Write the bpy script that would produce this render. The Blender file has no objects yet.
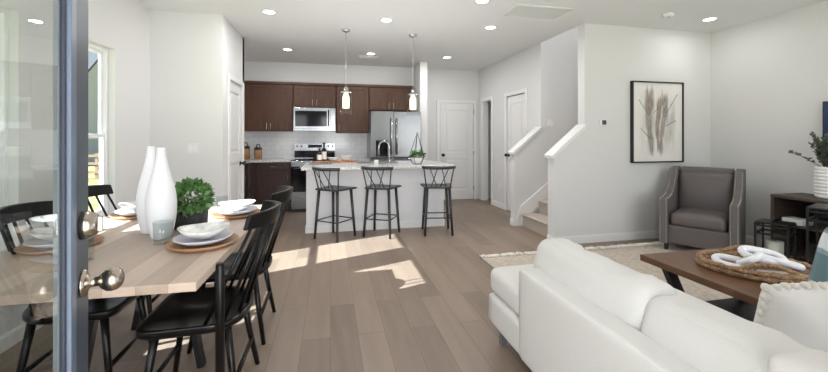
import bpy, bmesh, math, random
from mathutils import Vector, Matrix, noise
random.seed(7)
sc = bpy.context.scene
COL = sc.collection
PI = math.pi
R = math.radians

# ------------------------------------------------------------------ camera
FPX = 370.0
YAW = math.atan(83.5/FPX)
cd = bpy.data.cameras.new('camera')
cam = bpy.data.objects.new('camera', cd); COL.objects.link(cam)
cam.location = (0, 0, 1.32)
cam.rotation_euler = (PI/2, 0, -YAW)
cd.sensor_fit = 'HORIZONTAL'; cd.sensor_width = 36
cd.lens = FPX/828*36
cd.shift_y = -(186-137)/828
cd.clip_start = .02; cd.clip_end = 300
sc.camera = cam

# ------------------------------------------------------------------ world, sun, lights, exposure
sc.view_settings.view_transform = 'Standard'
sc.view_settings.look = 'None'
sc.view_settings.gamma = 1
sc.view_settings.use_curve_mapping = False
sc.view_settings.exposure = 0.22
W = bpy.data.worlds.new('sky'); sc.world = W; W.use_nodes = True
wn = W.node_tree.nodes; wl = W.node_tree.links
bgn = wn['Background']
sky = wn.new('ShaderNodeTexSky'); sky.sky_type = 'NISHITA'; sky.sun_disc = False
sky.sun_elevation = R(34); sky.sun_rotation = R(250); sky.air_density = 1.0; sky.dust_density = .6
wl.new(sky.outputs[0], bgn.inputs[0]); bgn.inputs[1].default_value = 0.09

TANEL = .672
sd = Vector((1, .36, -TANEL*math.hypot(1, .36)))
sl = bpy.data.lights.new('sun', 'SUN'); sl.energy = 20; sl.angle = R(.4); sl.color = (.88, .955, 1)
so = bpy.data.objects.new('sun', sl); COL.objects.link(so)
so.rotation_euler = sd.to_track_quat('-Z', 'Y').to_euler(); so.location = (-6, -2, 8)

def area(name, loc, rot, sx, sy, power, color=(1, 1, 1)):
    l = bpy.data.lights.new(name, 'AREA'); l.shape = 'RECTANGLE'; l.size = sx; l.size_y = sy
    l.energy = power; l.color = color
    o = bpy.data.objects.new(name, l); COL.objects.link(o); o.location = loc; o.rotation_euler = rot
    return o
# daylight at the open front door, plus unseen fill lights added beside it
area('fill_front_right', (3.35, -.12, 1.35), (PI/2, 0, 0), 2.2, 1.7, 26, (.95, .96, 1))  # added fill, its window opening is made up
area('daylight_front_door', (.16, -.55, 1.15), (PI/2, 0, 0), .95, 2.0, 54, (.95, .96, 1))
area('fill_front_left', (-1.30, -.12, 1.35), (PI/2, 0, 0), .9, 1.5, 18, (.95, .96, 1))  # added fill towards the sofa back, opening made up
# upward fill lights added to brighten the ceiling
area('ceiling_fill', (1.9, 1.6, 1.42), (PI, 0, 0), 2.4, 2.0, 6, (.95, .96, 1))
area('ceiling_fill', (.6, 4.2, 1.42), (PI, 0, 0), 2.4, 1.4, 9, (.95, .96, 1))

# ------------------------------------------------------------------ materials
def lin(c):
    c = c/255.0
    return c/12.92 if c <= .04045 else ((c+.055)/1.055)**2.4
def rgb(r, g, b): return (lin(r), lin(g), lin(b), 1)
def nm(name):
    m = bpy.data.materials.new(name); m.use_nodes = True
    return m, m.node_tree.nodes, m.node_tree.links, m.node_tree.nodes['Principled BSDF']
def mat(name, c, rough=.5, metal=0, bump=0, bscale=200, var=0, vscale=3, coat=0, stretch=(1, 1, 1)):
    m, n, l, p = nm(name)
    p.inputs['Base Color'].default_value = rgb(*c); p.inputs['Roughness'].default_value = rough
    p.inputs['Metallic'].default_value = metal; p.inputs['Coat Weight'].default_value = coat
    if bump or var:
        tc = n.new('ShaderNodeTexCoord'); mp = n.new('ShaderNodeMapping'); mp.inputs['Scale'].default_value = stretch
        l.new(tc.outputs['Object'], mp.inputs[0])
    if bump:
        t = n.new('ShaderNodeTexNoise'); t.inputs['Scale'].default_value = bscale; t.inputs['Detail'].default_value = 3
        l.new(mp.outputs[0], t.inputs['Vector'])
        b = n.new('ShaderNodeBump'); b.inputs['Strength'].default_value = bump; b.inputs['Distance'].default_value = .01
        l.new(t.outputs['Fac'], b.inputs['Height']); l.new(b.outputs[0], p.inputs['Normal'])
    if var:
        t = n.new('ShaderNodeTexNoise'); t.inputs['Scale'].default_value = vscale; t.inputs['Detail'].default_value = 4
        l.new(mp.outputs[0], t.inputs['Vector'])
        r = n.new('ShaderNodeValToRGB')
        lo = [max(0, x*(1-var)) for x in c]; hi = [min(255, x*(1+var)) for x in c]
        r.color_ramp.elements[0].color = rgb(*lo); r.color_ramp.elements[0].position = .3
        r.color_ramp.elements[1].color = rgb(*hi); r.color_ramp.elements[1].position = .7
        l.new(t.outputs['Fac'], r.inputs[0]); l.new(r.outputs[0], p.inputs['Base Color'])
    return m
def wood(name, c1, c2, plank_w, plank_l, rough=.4, axis='y', seam=(60, 50, 44), grain=.5, mortar=.006):
    """planks along an axis: brick texture + stretched noise grain"""
    m, n, l, p = nm(name)
    tc = n.new('ShaderNodeTexCoord'); mp = n.new('ShaderNodeMapping')
    if axis == 'y': mp.inputs['Rotation'].default_value = (0, 0, PI/2)
    l.new(tc.outputs['Object'], mp.inputs[0])
    br = n.new('ShaderNodeTexBrick'); br.offset = .37; br.offset_frequency = 2
    br.inputs['Scale'].default_value = 1; br.inputs['Brick Width'].default_value = plank_l; br.inputs['Row Height'].default_value = plank_w
    br.inputs['Mortar Size'].default_value = mortar*plank_w; br.inputs['Mortar Smooth'].default_value = .1; br.inputs['Bias'].default_value = 0
    br.inputs['Color1'].default_value = (0, 0, 0, 1); br.inputs['Color2'].default_value = (1, 1, 1, 1); br.inputs['Mortar'].default_value = (.5, .5, .5, 1)
    l.new(mp.outputs[0], br.inputs['Vector'])
    m2 = n.new('ShaderNodeMapping'); m2.inputs['Scale'].default_value = (1.2, 14, 14)
    l.new(mp.outputs[0], m2.inputs[0])
    add = n.new('ShaderNodeVectorMath'); add.operation = 'ADD'
    sca = n.new('ShaderNodeVectorMath'); sca.operation = 'SCALE'; sca.inputs['Scale'].default_value = 9
    l.new(br.outputs['Color'], sca.inputs[0]); l.new(m2.outputs[0], add.inputs[0]); l.new(sca.outputs[0], add.inputs[1])
    t = n.new('ShaderNodeTexNoise'); t.inputs['Scale'].default_value = 1; t.inputs['Detail'].default_value = 6; t.inputs['Roughness'].default_value = .6
    t.inputs['Distortion'].default_value = .6
    l.new(add.outputs[0], t.inputs['Vector'])
    sp = n.new('ShaderNodeSeparateColor'); l.new(br.outputs['Color'], sp.inputs[0])
    mx = n.new('ShaderNodeMath'); mx.operation = 'MULTIPLY_ADD'
    l.new(sp.outputs[0], mx.inputs[0]); mx.inputs[1].default_value = 1-grain
    mg = n.new('ShaderNodeMath'); mg.operation = 'MULTIPLY'; mg.inputs[1].default_value = grain
    l.new(t.outputs['Fac'], mg.inputs[0]); l.new(mg.outputs[0], mx.inputs[2])
    r = n.new('ShaderNodeValToRGB'); r.color_ramp.elements[0].color = rgb(*c1); r.color_ramp.elements[1].color = rgb(*c2)
    r.color_ramp.elements[0].position = .12; r.color_ramp.elements[1].position = .88
    l.new(mx.outputs[0], r.inputs[0])
    fm = n.new('ShaderNodeMix'); fm.data_type = 'RGBA'
    l.new(br.outputs['Fac'], fm.inputs[0]); l.new(r.outputs[0], fm.inputs[6]); fm.inputs[7].default_value = rgb(*seam)
    l.new(fm.outputs[2], p.inputs['Base Color']); p.inputs['Roughness'].default_value = rough
    b = n.new('ShaderNodeBump'); b.inputs['Strength'].default_value = .08; b.inputs['Distance'].default_value = .004
    l.new(t.outputs['Fac'], b.inputs['Height']); l.new(b.outputs[0], p.inputs['Normal'])
    return m
def emis(name, c, s):
    m, n, l, p = nm(name)
    p.inputs['Base Color'].default_value = rgb(*c); p.inputs['Emission Color'].default_value = rgb(*c); p.inputs['Emission Strength'].default_value = s
    return m
def glassm(name, tint=(250, 252, 252), ior=1.5, rough=0):
    m, n, l, p = nm(name)
    n.remove(p)
    tr = n.new('ShaderNodeBsdfTransparent'); tr.inputs[0].default_value = rgb(*tint)
    gl = n.new('ShaderNodeBsdfGlossy'); gl.inputs['Roughness'].default_value = rough
    fr = n.new('ShaderNodeFresnel'); fr.inputs['IOR'].default_value = ior
    geo = n.new('ShaderNodeNewGeometry'); inv = n.new('ShaderNodeMath'); inv.operation = 'SUBTRACT'; inv.inputs[0].default_value = 1
    l.new(geo.outputs['Backfacing'], inv.inputs[1])
    mu = n.new('ShaderNodeMath'); mu.operation = 'MULTIPLY'; l.new(fr.outputs[0], mu.inputs[0]); l.new(inv.outputs[0], mu.inputs[1])
    mx = n.new('ShaderNodeMixShader'); l.new(mu.outputs[0], mx.inputs[0]); l.new(tr.outputs[0], mx.inputs[1]); l.new(gl.outputs[0], mx.inputs[2])
    l.new(mx.outputs[0], n['Material Output'].inputs[0])
    return m
def vcol(name, rough=.8, bump=0, bscale=300):
    m = mat(name, (200, 200, 200), rough, bump=bump, bscale=bscale)
    n, l = m.node_tree.nodes, m.node_tree.links
    a = n.new('ShaderNodeVertexColor'); a.layer_name = 'Col'
    l.new(a.outputs[0], n['Principled BSDF'].inputs['Base Color'])
    return m

M = {}
M['wall'] = mat('wall_paint', (224, 224, 223), .75)
M['ceiling'] = mat('ceiling_paint', (229, 229, 228), .85)
M['trim'] = mat('trim_paint', (238, 238, 236), .4)
M['door'] = mat('door_paint', (234, 234, 232), .4)
M['floor'] = wood('floor_planks', (112, 96, 83), (152, 134, 118), .18, 1.25, rough=.42, seam=(84, 70, 60), grain=.62)
M['table'] = wood('table_wood', (156, 137, 122), (200, 180, 163), .11, 1.9, rough=.4, seam=(136, 116, 102), grain=.5)
M['coffee'] = wood('coffee_wood', (66, 44, 32), (118, 84, 60), .14, 1.6, rough=.3, seam=(44, 28, 22), grain=.6)
M['cab_up'] = mat('upper_cabinet_wood', (76, 47, 30), .55, var=.12, vscale=4, stretch=(6, 6, 1))
M['cab_low'] = mat('base_cabinet_wood', (62, 40, 33), .55, var=.12, vscale=4, stretch=(6, 6, 1))
M['steel'] = mat('stainless', (142, 144, 148), .2, 1, bump=.02, bscale=80, stretch=(1, 1, 30))
M['nickel'] = mat('satin_nickel', (178, 168, 156), .22, 1)
M['chrome'] = mat('chrome', (210, 210, 212), .1, 1)
M['blackglass'] = mat('black_glass', (14, 14, 16), .08)
M['blackglass'].node_tree.nodes['Principled BSDF'].inputs['Specular IOR Level'].default_value = .3
M['black'] = mat('black_metal', (22, 22, 24), .4)
M['blackwood'] = mat('black_lacquer', (13, 12, 12), .3)
M['blackwood'].node_tree.nodes['Principled BSDF'].inputs['Specular IOR Level'].default_value = .32
M['stoolmetal'] = mat('stool_metal', (62, 63, 66), .35, .4)
M['granite'] = mat('granite', (196, 192, 186), .2, var=.35, vscale=60)
M['island'] = mat('island_paint', (236, 237, 240), .5)
M['sofa'] = mat('sofa_fabric', (224, 222, 218), .95, bump=.4, bscale=260)
M['leather'] = mat('grey_leather', (98, 91, 90), .42, bump=.1, bscale=150)
M['welt'] = mat('armchair_fabric', (108, 103, 102), .8, bump=.2, bscale=300)
M['nail'] = mat('nailhead', (205, 196, 184), .3, 1)
M['darkfoot'] = mat('dark_foot', (28, 22, 20), .4)
M['rug'] = mat('rug_wool', (196, 184, 170), .98, bump=.6, bscale=120, var=.08, vscale=30)
M['fringe'] = mat('rug_fringe', (232, 227, 218), .95)
M['carpet'] = mat('stair_carpet', (190, 178, 166), .98, bump=.5, bscale=260, var=.08, vscale=90)
M['white'] = mat('white_ceramic', (238, 237, 236), .35)
M['vase'] = mat('matte_vase', (226, 226, 229), .7)
M['plate'] = mat('plate_glaze', (238, 238, 238), .2)
M['platepat'] = mat('plate_pattern', (222, 222, 219), .22, var=.12, vscale=16)
M['napkin'] = mat('grey_plate', (206, 206, 214), .5)
M['charger'] = mat('charger_wood', (160, 122, 90), .45, var=.1, vscale=20)
M['leafA'] = mat('boxwood_leaf', (82, 116, 66), .5, var=.45, vscale=30)
M['leafB'] = mat('grey_green_leaf', (82, 92, 80), .6, var=.25, vscale=30)
M['stem'] = mat('stem', (84, 74, 56), .7)
M['pot'] = mat('dark_pot', (36, 31, 33), .6)
M['soil'] = mat('soil', (50, 40, 32), .95)
M['glass'] = glassm('clear_glass', (252, 253, 253), 1.5)
M['tumbler'] = glassm('drinking_glass', (243, 246, 246), 1.75)
M['pane'] = glassm('window_pane', (252, 254, 254), 1.4)
M['doorglass'] = glassm('door_pane', (240, 243, 241), 1.36)
M['vinyl'] = mat('window_vinyl', (240, 241, 242), .4)
M['doorpaint'] = mat('front_door_paint', (62, 70, 82), .38)
M['doorbead'] = mat('door_glazing_bead', (96, 108, 128), .3)
M['doorgasket'] = mat('door_gasket', (28, 34, 52), .4)
M['rope'] = mat('seagrass', (154, 124, 94), .9, bump=.9, bscale=110, var=.25, vscale=70)
M['link'] = mat('white_links', (236, 236, 240), .65)
M['bookcover'] = mat('book_cover', (120, 92, 82), .6)
M['paper'] = mat('paper', (236, 230, 220), .8)
M['tvwood'] = mat('media_console_wood', (74, 60, 52), .5, var=.15, vscale=5, stretch=(1, 8, 8))
M['tvdark'] = mat('console_inside', (36, 28, 26), .6)
M['screen'] = mat('tv_screen', (40, 60, 100), .15)
M['candle'] = mat('candle_wax', (232, 228, 214), .6)
M['jar'] = mat('grey_jar', (104, 106, 108), .3)
M['spice'] = mat('canister_contents', (150, 112, 76), .6, var=.4, vscale=90)
M['greylid'] = mat('canister_lid', (26, 26, 28), .4)
M['board'] = mat('board_wood', (176, 120, 78), .5, var=.15, vscale=14)
M['siding'] = mat('lap_siding', (222, 224, 230), .7)
M['roof'] = mat('roof_shingle', (84, 86, 92), .9)
M['grass'] = mat('lawn_grass', (150, 146, 92), .95, var=.2, vscale=.8)
M['fence'] = mat('fence_wood', (150, 128, 104), .9)
M['bulb'] = emis('bulb_glow', (255, 232, 196), 1.25)
M['diff'] = emis('downlight_lens', (255, 247, 234), 9)
M['plastic'] = mat('white_plastic', (232, 232, 230), .45)
M['lcd'] = mat('lcd', (70, 84, 96), .2)
M['pom'] = mat('cotton_pom', (226, 220, 210), .95, bump=.5, bscale=200)
M['cotton'] = mat('white_cotton', (226, 222, 218), .92, bump=.2, bscale=240)
M['art'] = vcol('painted_canvas', .85)
M['pattern'] = vcol('patterned_cotton', .9, .2)

# splash tiles
def tiles():
    m, n, l, p = nm('subway_tile')
    tc = n.new('ShaderNodeTexCoord'); mp = n.new('ShaderNodeMapping'); mp.inputs['Rotation'].default_value = (PI/2, 0, 0)
    l.new(tc.outputs['Object'], mp.inputs[0])
    br = n.new('ShaderNodeTexBrick'); br.inputs['Scale'].default_value = 1; br.inputs['Brick Width'].default_value = .2; br.inputs['Row Height'].default_value = .0825
    br.inputs['Mortar Size'].default_value = .003
    br.inputs['Color1'].default_value = rgb(226, 227, 230); br.inputs['Color2'].default_value = rgb(231, 232, 235); br.inputs['Mortar'].default_value = rgb(205, 206, 208)
    l.new(mp.outputs[0], br.inputs['Vector']); l.new(br.outputs['Color'], p.inputs['Base Color']); p.inputs['Roughness'].default_value = .15
    return m
M['tile'] = tiles()

# ------------------------------------------------------------------ mesh building helpers
ORG = {}
class MB:
    def __init__(s): s.v = []; s.f = []; s.sm = []; s.c = []
    def add(s, vs, fs, smooth=False):
        b = len(s.v); s.v += [Vector(v) for v in vs]
        for f in fs: s.f.append([i+b for i in f]); s.sm.append(smooth)
        return s
    def box(s, x0, x1, y0, y1, z0, z1):
        return s.add([(x0, y0, z0), (x1, y0, z0), (x1, y1, z0), (x0, y1, z0), (x0, y0, z1), (x1, y0, z1), (x1, y1, z1), (x0, y1, z1)],
                     [(0, 3, 2, 1), (4, 5, 6, 7), (0, 1, 5, 4), (1, 2, 6, 5), (2, 3, 7, 6), (3, 0, 4, 7)])
    def bar(s, p0, p1, w, h, up=(0, 0, 1), w1=None, h1=None):
        p0 = Vector(p0); p1 = Vector(p1); d = (p1-p0).normalized(); u = Vector(up)
        a = d.cross(u).normalized(); b = a.cross(d).normalized()
        w1 = w if w1 is None else w1; h1 = h if h1 is None else h1
        vs = []
        for p, ww, hh in ((p0, w, h), (p1, w1, h1)):
            for i, j in ((-1, -1), (1, -1), (1, 1), (-1, 1)): vs.append(p+a*(i*ww/2)+b*(j*hh/2))
        return s.add(vs, [(0, 1, 2, 3), (7, 6, 5, 4), (0, 4, 5, 1), (1, 5, 6, 2), (2, 6, 7, 3), (3, 7, 4, 0)])
    def tube(s, pts, r, n=10, closed=False, caps=True, r1=None, flat=1.0):
        pts = [Vector(p) for p in pts]; k = len(pts)
        rr = r if callable(r) else (lambda t: r+(0 if r1 is None else (r1-r)*t))
        t0 = (pts[1]-pts[0]).normalized()
        ref = Vector((0, 0, 1)) if abs(t0.z) < .9 else Vector((1, 0, 0))
        a = t0.cross(ref).normalized(); vs = []; fs = []
        for i, p in enumerate(pts):
            if closed: t = (pts[(i+1) % k]-pts[i-1]).normalized()
            else: t = (pts[min(i+1, k-1)]-pts[max(i-1, 0)]).normalized()
            a = (a-t*a.dot(t)).normalized(); b = t.cross(a)
            q = rr(i/max(1, k-1))
            for j in range(n):
                th = 2*PI*j/n; vs.append(p+a*(math.cos(th)*q)+b*(math.sin(th)*q*flat))
        for i in range(k if closed else k-1):
            for j in range(n):
                i2 = (i+1) % k
                fs.append((i*n+j, i*n+(j+1) % n, i2*n+(j+1) % n, i2*n+j))
        s.add(vs, fs, True)
        if caps and not closed:
            s.add(vs[:n], [tuple(range(n-1, -1, -1))]); s.add(vs[-n:], [tuple(range(n))])
        return s
    def lathe(s, prof, n=32, c=(0, 0, 0), axis='z', sx=1, sy=1):
        vs = []; fs = []; k = len(prof)
        for (r, z) in prof:
            for j in range(n):
                th = 2*PI*j/n; x, y = r*math.cos(th)*sx, r*math.sin(th)*sy
                if axis == 'z': q = (x, y, z)
                elif axis == 'x': q = (z, x, y)
                else: q = (x, z, y)
                vs.append((q[0]+c[0], q[1]+c[1], q[2]+c[2]))
        for i in range(k-1):
            for j in range(n):
                q = (i*n+j, i*n+(j+1) % n, (i+1)*n+(j+1) % n, (i+1)*n+j)
                fs.append(q if axis != 'y' else q[::-1])
        return s.add(vs, fs, True)
    def ball(s, c, r, n=12, m=8, sz=(1, 1, 1)):
        vs = []; fs = []
        for i in range(m+1):
            ph = PI*i/m
            for j in range(n):
                th = 2*PI*j/n
                vs.append((c[0]+r*sz[0]*math.sin(ph)*math.cos(th), c[1]+r*sz[1]*math.sin(ph)*math.sin(th), c[2]+r*sz[2]*math.cos(ph)))
        for i in range(m):
            for j in range(n): fs.append((i*n+j, (i+1)*n+j, (i+1)*n+(j+1) % n, i*n+(j+1) % n))
        return s.add(vs, fs, True)
    def prism(s, poly, a0, a1, axis='z'):
        def P(p, a):
            return (p[0], p[1], a) if axis == 'z' else ((p[0], a, p[1]) if axis == 'y' else (a, p[0], p[1]))
        k = len(poly)
        return s.add([P(p, a0) for p in poly]+[P(p, a1) for p in poly],
                     [tuple(range(k-1, -1, -1)), tuple(range(k, 2*k))]+[(i, (i+1) % k, k+(i+1) % k, k+i) for i in range(k)])
    def rbox(s, c, d, r, n=12, bulge=(0, 0, 0), warp=None):
        """rounded box made of six grids; bulge pushes each pair of faces out in the middle"""
        h = Vector(d)/2; c = Vector(c)
        def ev(p):
            q = Vector([max(-(h[i]-r), min(h[i]-r, p[i])) for i in range(3)])
            w = p-q
            o = q+w.normalized()*r if w.length > 1e-9 else p.copy()
            for i in range(3):
                j, k = (i+1) % 3, (i+2) % 3
                o[i] += bulge[i]*(p[i]/h[i])*(1-(p[j]/h[j])**2)*(1-(p[k]/h[k])**2)
            if warp: o = warp(o)
            return o+c
        for ax in range(3):
            for sg in (-1, 1):
                j, k = (ax+1) % 3, (ax+2) % 3
                vs = []; fs = []
                def par(t, hh):
                    # denser near the edges
                    t = -1+2*t
                    return hh*math.copysign(1-(1-abs(t))**1.6, t)
                for a in range(n+1):
                    for b in range(n+1):
                        p = Vector((0, 0, 0)); p[ax] = sg*h[ax]; p[j] = par(a/n, h[j]); p[k] = par(b/n, h[k])
                        vs.append(ev(p))
                for a in range(n):
                    for b in range(n):
                        q = (a*(n+1)+b, (a+1)*(n+1)+b, (a+1)*(n+1)+b+1, a*(n+1)+b+1)
                        fs.append(q if sg > 0 else q[::-1])
                s.add(vs, fs, True)
        return s
    def grid(s, fn, nu, nv, two=False):
        vs = [fn(i/nu, j/nv) for i in range(nu+1) for j in range(nv+1)]
        return s.add(vs, [(i*(nv+1)+j, (i+1)*(nv+1)+j, (i+1)*(nv+1)+j+1, i*(nv+1)+j+1) for i in range(nu) for j in range(nv)], True)
    def xf(s, m, start=0):
        for i in range(start, len(s.v)): s.v[i] = m @ s.v[i]
        return s
    def build(s, name, m, parent=None, bevel=0, seg=2, weld=True, label=None):
        off = ORG.get(parent.name, Vector((0, 0, 0))) if parent is not None else Vector((0, 0, 0))
        me = bpy.data.meshes.new(name)
        me.from_pydata([tuple(v-off) for v in s.v], [], s.f)
        for p, sm in zip(me.polygons, s.sm): p.use_smooth = sm
        if s.c:
            at = me.color_attributes.new('Col', 'FLOAT_COLOR', 'POINT')
            for i, c in enumerate(s.c): at.data[i].color = c
        elif weld and any(s.sm):
            b = bmesh.new(); b.from_mesh(me); bmesh.ops.remove_doubles(b, verts=b.verts, dist=1e-5); b.to_mesh(me); b.free()
        me.materials.append(m)
        o = bpy.data.objects.new(name, me); COL.objects.link(o)
        if parent is not None:
            o.parent = parent; ORG[o.name] = off
        if bevel:
            bv = o.modifiers.new('bevel', 'BEVEL'); bv.width = bevel; bv.segments = seg; bv.limit_method = 'ANGLE'; bv.angle_limit = R(40)
        if label: o['label'] = label
        return o
def thing(name, label, cat, loc=(0, 0, 0), group=None, rz=0, local=False, kind=None):
    o = bpy.data.objects.new(name, None); COL.objects.link(o); o.empty_display_size = .1
    o.location = loc; o.rotation_euler = (0, 0, rz)
    o['label'] = label; o['category'] = cat
    if group: o['group'] = group
    if kind: o['kind'] = kind
    ORG[o.name] = Vector((0, 0, 0)) if local else Vector(loc)
    return o
def tag(o, label, cat, group=None):
    o['label'] = label; o['category'] = cat
    if group: o['group'] = group
    return o
def struct(o, label=None, cat=None):
    o['kind'] = 'structure'
    if label: o['label'] = label
    if cat: o['category'] = cat
    return o
def kids(o): return [c for c in bpy.data.objects if c.parent == o]
def copy_tree(o, parent=None):
    c = o.copy(); COL.objects.link(c)
    if parent is not None: c.parent = parent
    for ch in kids(o): copy_tree(ch, c)
    return c
def dup(root, loc, rz, label, group=None):
    c = copy_tree(root); c.location = loc; c.rotation_euler = (0, 0, rz); c['label'] = label
    if group: c['group'] = group
    return c
def circ(r, n, c=(0, 0), sx=1, sy=1): return [(c[0]+r*sx*math.cos(2*PI*i/n), c[1]+r*sy*math.sin(2*PI*i/n)) for i in range(n)]

# ================================================================== THE SETTING
XL, XR, XH, YF, YK, YA, CH = -1.97, 5.06, 3.09, .10, 7.42, 4.03, 2.74
PX, PY0, PY1 = -1.22, 4.68, 5.77       # pantry block
struct(MB().box(XL-.12, 6.6, YF-.2, YK+.12, -.12, 0).build('floor', M['floor']), 'wide grey-brown wood plank floor', 'floor')
cb = MB()
cb.box(XL-.12, XH, YF-.2, YK+.12, CH, CH+.1); cb.box(XH, XR+.12, YF-.2, YA+.06, CH, CH+.1); cb.box(XH, 4.7, 5.08, YK+.12, CH, CH+.1)
struct(cb.build('ceiling', M['ceiling']), 'smooth white ceiling', 'ceiling')

# left wall with two double-hung windows
ZS, ZT = .60, 2.14
win = [(3.24, 4.00), (2.14, 2.90)]
wb = MB(); x0, x1 = XL-.12, XL
ys = [YF-.2, 2.14, 2.90, 3.24, 4.00, YK+.12]
for a, b in ((0, 1), (2, 3), (4, 5)): wb.box(x0, x1, ys[a], ys[b], 0, CH)
for a, b in win: wb.box(x0, x1, a, b, 0, ZS); wb.box(x0, x1, a, b, ZT, CH)
struct(wb.build('wall_left', M['wall']), 'white dining side wall with two windows', 'wall')
for k, (a, b) in enumerate(win):
    t = thing('window_%d' % (k+1), 'white double-hung window beside the dining table' if k == 0 else 'white double-hung window nearest the open front door', 'window', (XL-.07, (a+b)/2, ZS), kind='structure')
    f = MB(); xa, xb = XL-.115, XL-.055; w = .03
    f.box(xa, xb, a, a+w, ZS, ZT); f.box(xa, xb, b-w, b, ZS, ZT); f.box(xa, xb, a+w, b-w, ZS, ZS+w); f.box(xa, xb, a+w, b-w, ZT-w, ZT)
    f.build('window_frame', M['vinyl'], t, .003)
    zm = 1.33
    for (xc, z0, z1) in ((XL-.095, zm-.02, ZT-w), (XL-.072, ZS+w, zm+.02)):
        s_ = MB(); q = .03; a1, b1 = a+w, b-w
        s_.box(xc-.011, xc+.011, a1, a1+q, z0, z1); s_.box(xc-.011, xc+.011, b1-q, b1, z0, z1)
        s_.box(xc-.011, xc+.011, a1+q, b1-q, z0, z0+q); s_.box(xc-.011, xc+.011, a1+q, b1-q, z1-q, z1)
        so_ = s_.build('sash', M['vinyl'], t, .003)
        MB().box(xc-.003, xc+.003, a1+q, b1-q, z0+q, z1-q).build('pane', M['pane'], so_)
    MB().box(XL-.055, XL+.03, a-.03, b+.03, ZS-.022, ZS-.001).build('sill', M['trim'], t, .004)
# pantry block
pb = MB(); pb.box(XL, PX, PY0, PY0+.1, 0, CH); pb.box(PX-.1, PX, PY0+.1, 4.945, 0, CH); pb.box(PX-.1, PX, 5.635, PY1, 0, CH)
pb.box(PX-.1, PX, 4.945, 5.635, 2.035, CH); pb.box(XL, PX, PY1-.1, PY1, 0, CH)
struct(pb.build('wall_pantry', M['wall']), 'white pantry wall corner behind the dining table', 'wall')
# kitchen back wall and wing wall
struct(MB().box(XL, 4.7, YK, YK+.12, 0, CH).build('wall_kitchen', M['wall']), 'white back wall of the kitchen', 'wall')
struct(MB().box(1.65, 1.79, 6.78, YK, 0, CH).build('wall_wing', M['wall']), 'white wing wall beside the refrigerator', 'wall')
# hall wall
hb = MB(); xa, xb = XH, XH+.12
for a, b, z0, z1 in ((7.20, YK, 0, CH), (6.76, 7.20, 2.06, CH), (6.125, 6.76, 0, CH), (5.47, 6.125, 2.045, CH), (5.14, 5.47, 0, CH)):
    hb.box(xa, xb, a, b, z0, z1)
struct(hb.build('wall_hall', M['wall']), 'white wall with the closet door left of the stairs', 'wall')
hc = MB(); hc.box(4.58, 4.7, 5.14, YK, 0, CH); hc.box(XH+.12, 4.58, 6.45, 6.55, 0, CH)
struct(hc.build('wall_passage', M['wall']), 'white wall seen through the narrow opening', 'wall')
# stair walls
sb = MB()
sb.prism([(2.66, 0), (XH, 0), (XH, 1.44), (2.66, 1.09)], 5.02, 5.14, 'y'); sb.box(XH, 6.6, 5.02, 5.14, 0, 5.0)
struct(sb.build('wall_stair', M['wall']), 'pale far wall of the stairwell with a sloped knee wall', 'wall')
ab = MB()
ab.prism([(2.66, 0), (XH, 0), (XH, 1.44), (2.66, 1.09)], YA, YA+.13, 'y'); ab.box(XH, 6.6, YA, YA+.13, 0, 5.0)
struct(ab.build('wall_art', M['wall']), 'white wall with the framed print and thermostat', 'wall')
tb = MB(); tb.box(6.5, 6.6, YA+.13, 5.02, 0, 5.0); tb.box(XH, 6.6, YA, 5.14, 5.0, 5.1); tb.box(XH-.02, XH, YA, 5.14, CH+.1, 5.1)
struct(tb.build('wall_stairwell_top', M['wall']), 'upper enclosure of the stairwell', 'wall')
for k, (y0, y1) in enumerate(((YA-.025, YA+.155), (4.995, 5.165))):
    b = MB(); dx, dz = .02, .0
    b.prism([(2.625, 1.062), (XH, 1.445), (XH, 1.48), (2.625, 1.097)], y0, y1, 'y')
    b.prism([(2.645, 1.05), (XH, 1.418), (XH, 1.446), (2.645, 1.075)], y0+.012, y1-.012, 'y')
    struct(b.build('trim_%d' % (k+1), M['trim'], bevel=.003), 'sloped white cap on the %s knee wall of the stairs' % ('near' if k == 0 else 'far'), 'trim')
struct(MB().box(XR, XR+.12, YF-.2, YA, 0, CH).build('wall_right', M['wall']), 'white wall behind the media console', 'wall')
# front wall (behind the camera): doorway, plus openings added for the fill lights
fb = MB(); y0, y1 = YF-.2, YF
for a, b, z0, z1 in ((XL, -1.75, 0, CH), (-1.75, -.85, 0, .6), (-1.75, -.85, 2.1, CH), (-.85, -.34, 0, CH), (-.34, .62, 2.06, CH), (.62, 2.25, 0, CH), (2.25, 4.45, 0, .5), (2.25, 4.45, 2.2, CH), (4.45, XR, 0, CH)):
    fb.box(a, b, y0, y1, z0, z1)
struct(fb.build('wall_front', M['wall']), 'front wall with the entrance opening', 'wall')

# baseboards
def base(name, segs, label):
    b = MB()
    for (x0, y0, x1, y1, nx, ny) in segs:
        t = .014
        for th, z0, z1 in ((t, 0, .085), (t*.6, .085, .1)):
            xs = sorted((x0, x1, x0+nx*th, x1+nx*th)); yy = sorted((y0, y1, y0+ny*th, y1+ny*th))
            b.box(xs[0], xs[-1], yy[0], yy[-1], z0, z1)
    struct(b.build(name, M['trim'], bevel=.002), label, 'baseboard')
base('baseboard_left', [(XL, YF, XL, PY0, 1, 0), (XL, PY0, PX, PY0, 0, -1), (PX, PY0, PX, 4.87, 1, 0)], 'white baseboard around the dining corner')
base('baseboard_kitchen', [(1.8, YK, 2.16, YK, 0, -1), (XH, 6.20, XH, 6.69, -1, 0), (XH, 5.14, XH, 5.40, -1, 0), (1.79, 6.78, 1.79, YK, 1, 0), (1.65, 6.78, 1.79, 6.78, 0, -1)], 'white baseboard in the kitchen passage')
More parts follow.
